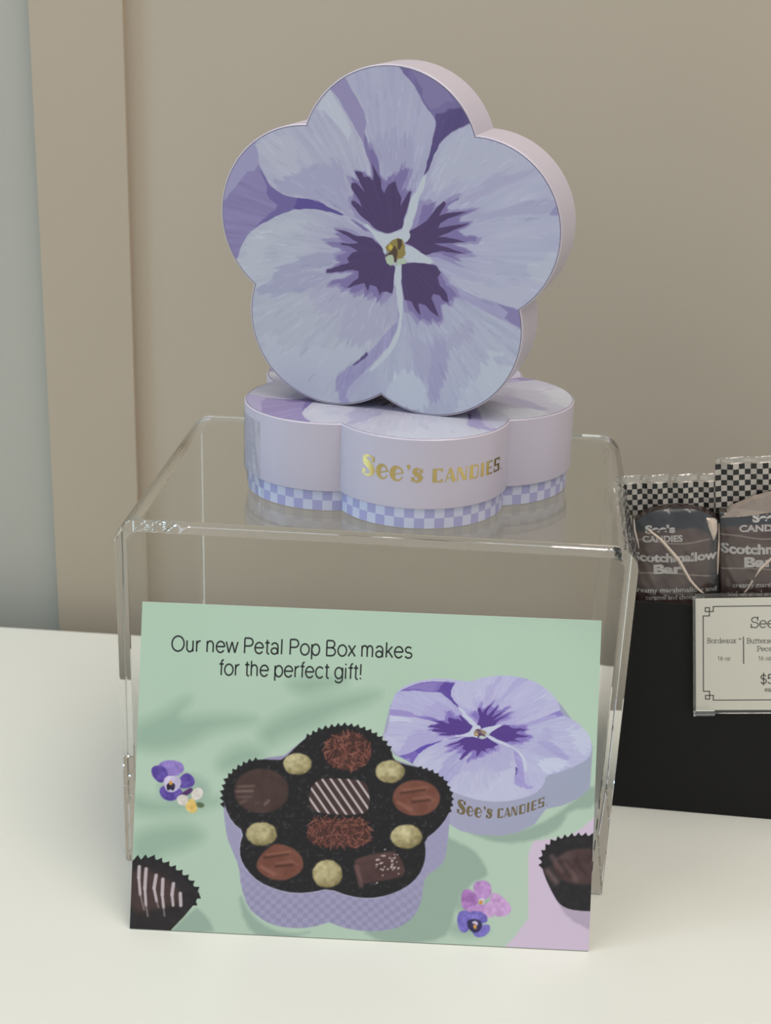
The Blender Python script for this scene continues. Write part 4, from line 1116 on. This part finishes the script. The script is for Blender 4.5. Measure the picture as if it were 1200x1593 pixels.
# ------------------------------------------------------------------ black display box with wrapped bars
DB = Matrix.Translation((203.0 * MM, 72.6 * MM, 0)) @ Matrix.Rotation(R(-2.12), 4, 'Z')
dbox = empty('display_box', DB)
tag(dbox, 'black open-topped counter display box filled with wrapped bars', 'display box')
BW, BD, BH, BT = 0.150, 0.085, 0.1003, 0.0012
bevel(box('front_panel', 0, BW, 0, BT, 0, BH, M_black, dbox), 0.0003)
bevel(box('back_panel', 0, BW, BD - BT, BD, 0, BH, M_black, dbox), 0.0003)
bevel(box('side_panel', 0, BT, BT, BD - BT, 0, BH, M_black, dbox), 0.0003)
bevel(box('side_panel', BW - BT, BW, BT, BD - BT, 0, BH, M_black, dbox), 0.0003)
box('bottom_panel', BT, BW - BT, BT, BD - BT, 0, BT, M_black, dbox)


def wrapped_bar(x0, z0, width, body_top, fin0, fin1, clear_top, tilt, y, label, shift, rows, cols, second=False):
    """a chocolate bar in a pillow wrapper with a checkered fin on top; local x right, z up from (x0, z0)"""
    root = empty('candy_bar', Matrix.Translation((x0 * MM, y * MM, z0 * MM)) @ Matrix.Rotation(R(-2.12), 4, 'Z') @ Matrix.Rotation(-R(tilt), 4, 'Y'))
    tag(root, label, 'candy bar', 'wrapped bars in the display box')
    wd, ht = width, body_top
    low = -84.0                                  # the packet stands on the bottom of the box

    def bulge(a, b):
        u = min(1, max(0, a / wd)); v = min(1, max(0, (b - low) / (ht - low)))
        s = max(0, 1 - abs(2 * u - 1) ** 5) * max(0, 1 - abs(2 * v - 1) ** 18)
        wr = 0.25 * math.sin(a * .9 + b * .35) * math.sin(b * .31 + a * .2)
        return -(3.6 * s ** .55 + wr * s)
    nx, nz = 120, 150
    xs, zs = np.linspace(0, wd, nx), np.r_[np.linspace(low, -2, 20), np.linspace(0, ht, nz - 20)]
    X, Z = np.meshgrid(xs, zs)
    Z = np.where(Z > 0, Z * (1 - (0 if second else .12) * np.abs(2 * X / wd - 1) ** 3), Z)       # arched top
    P = np.c_[X.ravel(), Z.ravel()]
    ink = np.tile(np.array((46.0, 48, 50)), (len(P), 1))
    t = fbm(P[:, 0] / 7, P[:, 1] / 7, 77 + int(x0), 3)[:, None]
    ink += (t - .5) * 50
    s = shift
    wave1 = [(-2, 33 + s), (6, 33.3 + s), (14, 31.4 + s), (22, 30.9 + s), (30, 32.3 + s), (wd + 2, 33.8 + s)]
    wave2 = [(-2, 17.4 + s), (8, 18.3 + s), (16, 17.8 + s), (26, 16.6 + s), (wd + 2, 15.2 + s)]
    up = wave1[::-1] + [(-2, wave1[0][1])]
    brown = [(-2, wave1[0][1] + 3), (8, wave1[1][1] + 4), (20, 37.5 + s), (28, 38 + s), (33, 34 + s), (wd + 2, 30 + s), (wd + 2, -90), (-2, -90)]
    i, a = poly_alpha(P, smooth_poly(brown), 1.2)
    lay(ink, i, a, np.array((82, 66, 60)) + (t[i] - .5) * 26)
    i, a = poly_alpha(P, [(-2, 12 + s), (wd + 2, 11 + s), (wd + 2, 4 + s), (-2, 5 + s)], 2.0)
    lay(ink, i, a, (70, 55, 51), .7)
    for wv in (wave1, wave2):
        i, a = line_alpha(P, smooth_poly(wv)[:-2], .5, .3)
        lay(ink, i, a, (142, 128, 118))
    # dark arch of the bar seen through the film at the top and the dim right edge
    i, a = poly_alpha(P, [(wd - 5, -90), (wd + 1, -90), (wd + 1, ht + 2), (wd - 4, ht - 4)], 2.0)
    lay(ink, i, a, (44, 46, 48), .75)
    v = [(p[0] * MM, bulge(p[0], p[1]) * MM, p[1] * MM) for p in P]
    idx = (np.arange(nz - 1)[:, None] * nx + np.arange(nx - 1)[None]).ravel()
    faces = np.c_[idx, idx + 1, idx + nx + 1, idx + nx].tolist()
    fm = [0] * len(faces)
    # sides and back make a solid packet
    k = len(v)
    edge = list(range(nx)) + [r * nx + nx - 1 for r in range(1, nz)] + [(nz - 1) * nx + q for q in range(nx - 2, -1, -1)] + [r * nx for r in range(nz - 2, 0, -1)]
    dep = 14.0
    for e in edge:
        v.append((v[e][0], dep * MM, v[e][2]))
    m_ = len(edge)
    for q in range(m_):
        faces.append((edge[(q + 1) % m_], edge[q], k + q, k + (q + 1) % m_)); fm.append(1)
    faces.append(tuple(range(k, k + m_))); fm.append(1)
    ink = np.vstack([to_albedo(ink, 1.2), np.full((m_, 3), .05)])
    body = mesh_object('wrapper', v, faces, [M_barprint, M_wrapside], root, fm, 50, ink)

    def on(a, b):
        return (a * MM, (bulge(a, b) - 0.12) * MM, b * MM)

    def words(txt, a0, b0, size, width, off=0.018, slope=0.0, curve=0.0, sp=1.0):
        text_on('lettering', txt, size, width, lambda a, b: on(min(a0 + a, wd - .1), b0 + b + slope * a + curve * math.sin(math.pi * a / width)), M_barink, body, off, sp)
    if not second:
        words("See's", 5.4, 41.3, 4.6, 12.6, .05)
        words('CANDIES', 4.2, 37.2, 3.9, 16.8, .035)
        words('Scotchmallow', -0.0, 28.9, 5.3, wd - 1.2, .042, 0, -.9)
        words('Bar', 8.6, 22.8, 5.6, 12.2, .05)
        words('creamy marshmallow and', -0.0, 14.0, 3.1, wd - 1.5, .014)
        words('caramel and chocolate', 5.0, 10.6, 3.1, 25, .014)
    else:
        words("See's", 13.5, 48.7, 4.6, 12.5, .05)
        words('CANDIES', 8.0, 44.6, 4.0, 19.5, .035)
        words('Scotchmallow', 0.6, 35.4, 6.0, wd - 2.0, .042, 0, -.9)
        words('Bar', 10.0, 28.8, 6.0, 12.5, .05)
        words('creamy marshmallow', 5.2, 19.4, 3.1, 26, .014)
        words('and caramel and chocolate', 3.0, 15.6, 3.1, 32, .014)
    # checkered fin: printed film, gently waved
    fv, ff, fmm = [], [], []
    fx = -1.2 if second else -6.0
    cw, rh = (wd + .3 - fx) / cols, (fin1 - fin0) / rows
    for j in range(rows + 1):
        for i_ in range(cols + 1):
            a = fx + cw * i_
            b = fin0 + rh * j
            fv.append((a * MM, (5.0 + .5 * math.sin(a * .55 + b * .2) + .25 * math.sin(a * 1.7)) * MM, b * MM))
    for j in range(rows):
        for i_ in range(cols):
            q = j * (cols + 1) + i_
            ff.append((q, q + 1, q + cols + 2, q + cols + 1)); fmm.append((i_ + j) % 2)
    fin = mesh_object('checkered_fin', fv, ff, [M_finblack, M_fingrey], root, fmm)
    so = fin.modifiers.new('thickness', 'SOLIDIFY'); so.thickness = 0.00015
    cv, cf = [], []
    for j in range(4):
        for i_ in range(cols * 2 + 1):
            a = fx - .2 + (wd + .7 - fx) * i_ / (cols * 2)
            b = fin1 + (clear_top - fin1) * j / 3
            cv.append((a * MM, (5.0 + .5 * math.sin(a * .55 + b * .2) + .5 * math.sin(a * 2.1) * j / 3) * MM, b * MM))
    for j in range(3):
        for i_ in range(cols * 2):
            q = j * (cols * 2 + 1) + i_
            cf.append((q, q + 1, q + cols * 2 + 2, q + cols * 2 + 1))
    ce = mesh_object('clear_edge', cv, cf, M_finclear, fin, None, 60)
    so = ce.modifiers.new('thickness', 'SOLIDIFY'); so.thickness = 0.00012

    # loose film over the front, and its creases with the highlight put into their pale colour
    def crease(pts, w, mat=M_fold_glint, nm='film_fold'):
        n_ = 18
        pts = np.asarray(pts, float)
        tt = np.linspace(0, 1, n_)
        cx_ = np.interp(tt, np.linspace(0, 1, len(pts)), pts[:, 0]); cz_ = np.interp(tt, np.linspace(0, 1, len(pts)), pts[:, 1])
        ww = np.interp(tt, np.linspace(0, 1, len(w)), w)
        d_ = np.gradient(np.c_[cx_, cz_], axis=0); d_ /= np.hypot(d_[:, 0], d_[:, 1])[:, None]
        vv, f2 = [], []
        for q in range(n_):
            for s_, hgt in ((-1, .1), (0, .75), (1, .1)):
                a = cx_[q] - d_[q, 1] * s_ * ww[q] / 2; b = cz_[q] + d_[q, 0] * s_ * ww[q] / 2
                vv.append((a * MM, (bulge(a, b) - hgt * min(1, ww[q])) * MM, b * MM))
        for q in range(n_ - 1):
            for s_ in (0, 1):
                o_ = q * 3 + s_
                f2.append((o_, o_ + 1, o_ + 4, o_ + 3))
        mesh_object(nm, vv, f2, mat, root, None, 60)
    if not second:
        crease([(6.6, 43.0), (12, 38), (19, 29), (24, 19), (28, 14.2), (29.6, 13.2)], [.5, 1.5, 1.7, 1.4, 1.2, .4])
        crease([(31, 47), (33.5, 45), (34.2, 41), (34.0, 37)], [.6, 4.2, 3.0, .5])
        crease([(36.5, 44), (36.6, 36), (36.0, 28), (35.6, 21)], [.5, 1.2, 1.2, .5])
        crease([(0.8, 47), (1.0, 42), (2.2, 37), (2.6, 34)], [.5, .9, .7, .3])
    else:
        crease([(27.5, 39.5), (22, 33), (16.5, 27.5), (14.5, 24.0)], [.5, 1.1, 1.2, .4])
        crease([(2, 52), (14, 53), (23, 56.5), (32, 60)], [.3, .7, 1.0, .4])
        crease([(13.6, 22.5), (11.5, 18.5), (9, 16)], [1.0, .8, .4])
    if second:
        # wide pale fold of loose film under the fin
        lv = [(0.6, 50.5), (6, 54.5), (14, 58.0), (24, 60.5), (wd, 61), (wd, 52.2), (22, 52.3), (10, 51.0)]
        vv = [(a * MM, (bulge(a, min(b, ht)) * .7 - 1.2) * MM, b * MM) for a, b in lv] + [(a * MM, 3.8 * MM, b * MM) for a, b in lv]
        n_ = len(lv)
        mesh_object('film_fold', vv, [tuple(range(n_))] + [tuple(range(2 * n_ - 1, n_ - 1, -1))] + [(q, n_ + q, n_ + (q + 1) % n_, (q + 1) % n_) for q in range(n_)], M_fold2, root)
    # clear skin
    sx_, sz_ = 40, 50
    vv, f2 = [], []
    rnd = random.Random(int(x0))
    for j in range(sz_ + 1):
        for i_ in range(sx_ + 1):
            a, b = wd * i_ / sx_, ht * j / sz_
            b *= 1 - (0 if second else .12) * abs(2 * a / wd - 1) ** 3
            vv.append((a * MM, (bulge(a, b) - .45 + .12 * math.sin(a * .8 + b * .5) + .10 * math.sin(b * .9 - a * .4)) * MM, b * MM))
    for j in range(sz_):
        for i_ in range(sx_):
            q = j * (sx_ + 1) + i_
            f2.append((q, q + 1, q + sx_ + 2, q + sx_ + 1))
    mesh_object('clear_film', vv, f2, M_film, root, None, 60)
    return root


M_fold2 = material('wrapper_loose_film', (150, 138, 128), 0.3, noise=0.08, scale=300)
wrapped_bar(203.9 + 4.6, 88.0, 36.6, 51.0, 46.5, 60.6, 64.4, 5.8, 81.0,
            'wrapped chocolate bar nearest the riser, shorter one with a bright diagonal crease', 5.0, 6, 20)
wrapped_bar(245.2, 88.0, 40.0, 52.5, 50.5, 72.0, 75.0, 5.8, 79.2,
            'wrapped chocolate bar standing taller behind the price sign, farther from the riser', 10.0, 9, 17, True)

# ------------------------------------------------------------------ price sign in a clear holder
SG = Matrix.Translation((237.2 * MM, 69.2 * MM, 52.1 * MM)) @ Matrix.Rotation(R(-2.12), 4, 'Z') @ Matrix.Rotation(R(-5.4), 4, 'Y')
sign = empty('price_sign', SG)
tag(sign, 'cream price sign with a squared line border in a clear holder', 'price sign')
SW, SH = 88.0, 52.4
spaper = box('printed_insert', 0, SW * MM, -0.3 * MM, 0.2 * MM, 0, SH * MM, M_signpaper, sign)
_c5, _s5 = math.cos(R(5.4)), math.sin(R(5.4))


def sl(x, z):
    dx, dz = x - 237.2, z - 52.1
    return dx * _c5 + dz * _s5, -dx * _s5 + dz * _c5


def on_sign(a, b):
    return Vector((a * MM, -0.36 * MM, b * MM))


bl = []
x0, z0, x1, z1 = 3.2, 4.8, SW - 3.2, SH - 3.6
w_ = 0.42
def line(*p):
    for a, b in zip(p[:-1], p[1:]):
        a, b = np.array(a, float), np.array(b, float)
        d_ = (b - a) / np.linalg.norm(b - a) * w_ / 2
        bl.extend(ribbon([a - d_, b + d_], w_))
for sx_, bx0 in ((1, x0), (-1, x1)):
    for sy_, by0 in ((1, z0), (-1, z1)):
        q = lambda u, v: (bx0 + sx_ * u, by0 + sy_ * v)
        line(q(4.2, 0), q(4.2, 2.3), q(0.9, 2.3), q(0.9, 0.5), q(2.6, 0.5), q(2.6, 4.3), q(0, 4.3))
line((x0 + 4.2, z0), (x1 - 4.2, z0)); line((x0 + 4.2, z1), (x1 - 4.2, z1))
line((x0, z0 + 4.3), (x0, z1 - 4.3)); line((x1, z0 + 4.3), (x1, z1 - 4.3))
va = sl(253.9, 88.3); vb = sl(255.2, 76.1)
line(va, vb)
polys_to_mesh('border_lines', bl, on_sign, M_signink, spaper)

SLAB = {
 'S': [arc(.36, .74, .27, .24, 30, 255, 12) + arc(.36, .25, .29, .25, 80, -150, 14), [(.61, .68), (.61, 1.0)], [(.06, 0), (.06, .32)]],
 'e': [arc(.32, .33, .28, .33, 2, 318, 18), [(.04, .345), (.60, .345)]],
 'B': [[(.02, 0), (.4, 0)], [(.02, 1), (.4, 1)], [(.13, 0), (.13, 1)], [(.13, .53), (.4, .53)], arc(.4, .765, .20, .235, 90, -90, 10), arc(.4, .265, .25, .265, 90, -90, 10)],
 'o': [arc(.32, .33, .28, .33, 0, 360, 20)],
 'r': [[(.0, .66), (.14, .66), (.14, 0)], [(0, 0), (.28, 0)], arc(.34, .40, .20, .25, 170, 60, 6)],
 'd': [arc(.30, .33, .26, .33, 20, 340, 18), [(.46, 1), (.56, 1), (.56, 0), (.68, 0)]],
 'a': [arc(.28, .20, .22, .20, 0, 360, 14), [(.50, 0), (.50, .45)], arc(.28, .45, .22, .21, 0, 150, 8), [(.50, 0), (.62, 0)]],
 'u': [[(0, .66), (.12, .66), (.12, .22)], arc(.32, .22, .20, .22, 180, 360, 10), [(.42, .66), (.52, .66), (.52, 0), (.62, 0)]],
 'x': [[(.05, .66), (.52, 0)], [(.52, .66), (.05, 0)], [(0, 0), (.18, 0)], [(.4, 0), (.6, 0)], [(0, .66), (.18, .66)], [(.4, .66), (.6, .66)]],
 't': [[(.16, .88), (.16, .16)], arc(.28, .14, .12, .14, 180, 300, 6), [(0, .66), (.36, .66)]],
 's': [arc(.24, .49, .18, .17, 40, 255, 9) + arc(.24, .165, .20, .165, 80, -150, 10), [(.42, .48), (.42, .66)], [(.04, 0), (.04, .2)]],
 'c': [arc(.32, .33, .28, .33, 40, 320, 16), [(.55, .46), (.55, .66)]],
 'h': [[(0, 1), (.12, 1), (.12, 0)], [(0, 0), (.24, 0)], arc(.34, .42, .22, .24, 180, 0, 8), [(.56, .42), (.56, 0)], [(.44, 0), (.68, 0)]],
 'n': [[(0, .66), (.12, .66), (.12, 0)], [(0, 0), (.24, 0)], arc(.34, .42, .22, .24, 180, 0, 8), [(.56, .42), (.56, 0)], [(.44, 0), (.68, 0)]],
 'P': [[(.02, 0), (.3, 0)], [(.02, 1), (.4, 1)], [(.14, 0), (.14, 1)], [(.14, .46), (.4, .46)], arc(.4, .73, .22, .27, 90, -90, 10)],
 "'": [[(.06, 1), (.04, .78)]],
 '1': [[(.02, .82), (.2, 1), (.2, 0)]],
 '.': [[(.06, 0), (.06, .08)]],
 '6': [arc(.28, .28, .24, .28, 0, 360, 16), arc(.42, .30, .38, .70, 180, 95, 8)],
 'z': [[(.02, .66), (.46, .66), (.02, 0), (.48, 0)]],
 '$': [arc(.3, .72, .25, .22, 20, 250, 12) + arc(.3, .26, .27, .26, 80, -160, 14), [(.3, 1.14), (.3, -.14)]],
 '5': [[(.52, 1), (.12, 1), (.08, .56)], arc(.28, .32, .26, .31, 140, -150, 14)],
 'T': [[(0, 1), (.5, 1)], [(.25, 1), (.25, 0)]],
 'M': [[(0, 0), (0, 1), (.3, .3), (.6, 1), (.6, 0)]],
}
ADV = {'S': .74, 'e': .68, 'B': .74, 'o': .70, 'r': .56, 'd': .76, 'a': .70, 'u': .72, 'x': .68, 't': .46, 's': .52, 'c': .66, 'h': .76, 'n': .76, 'P': .70,
       "'": .2, '1': .36, '.': .22, '6': .64, 'z': .56, '$': .68, '5': .66, ' ': .34, 'T': .6, 'M': .8}


def slab_text(txt, x, y, height, width=None, weight=.09):
    polys = []
    cur = 0
    for ch in txt:
        for st in SLAB.get(ch, []):
            st = [(q[0] + cur, q[1]) for q in st]
            polys += ribbon(st, weight) if len(st) > 6 else sum([ribbon([np.array(a) - (np.array(b) - np.array(a)) / max(1e-6, np.linalg.norm(np.array(b) - np.array(a))) * weight / 2, np.array(b) + (np.array(b) - np.array(a)) / max(1e-6, np.linalg.norm(np.array(b) - np.array(a))) * weight / 2], weight) for a, b in zip(st[:-1], st[1:])], [])
        cur += ADV[ch]
    sx = height if not width else width / cur
    return [p * np.array((sx, height)) + np.array((x, y)) for p in polys]


def sign_text(txt, x, z, height, width=None, weight=.09):
    a, b = sl(x, z)
    polys_to_mesh('lettering', slab_text(txt, a, b, height, width, weight), on_sign, M_signink, spaper)


sign_text("See's", 256.4, 92.9, 4.9, None, .085)
sign_text('Bordeaux', 239.0, 84.3, 2.2, 12.3, .10)
sign_text('TM', 251.9, 87.0, 0.5, 1.3, .2)
sign_text('Butterscotch', 255.6, 85.6, 2.2, 17.0, .10)
sign_text('Pecan', 260.2, 82.3, 2.2, 8.4, .10)
sign_text('1.6 oz', 244.3, 76.7, 1.75, 5.3, .10)
sign_text('1.6 oz', 261.3, 78.2, 1.75, 5.3, .10)
sign_text('$5', 263.2, 67.2, 4.3, None, .11)
sign_text('each', 265.4, 63.6, 2.2, 5.4, .11)

# clear holder: back sheet, front lip frame
holder_back = box('holder_back', -1.2 * MM, (SW + 1.2) * MM, 0.35 * MM, 1.35 * MM, -2.0 * MM, (SH + 2.0) * MM, M_acrylic, sign, 0.0002)
box('holder_edge', -1.2 * MM, -0.15 * MM, -1.6 * MM, 0.3 * MM, -2.0 * MM, (SH + 1.9) * MM, M_acrylic, sign, 0.0002)
box('holder_edge', (SW + .15) * MM, (SW + 1.2) * MM, -1.6 * MM, 0.3 * MM, -2.0 * MM, (SH + 1.9) * MM, M_acrylic, sign, 0.0002)
box('holder_foot', -1.2 * MM, 8.0 * MM, -2.4 * MM, 0.3 * MM, -2.0 * MM, -0.2 * MM, M_acrylic, sign, 0.0002)
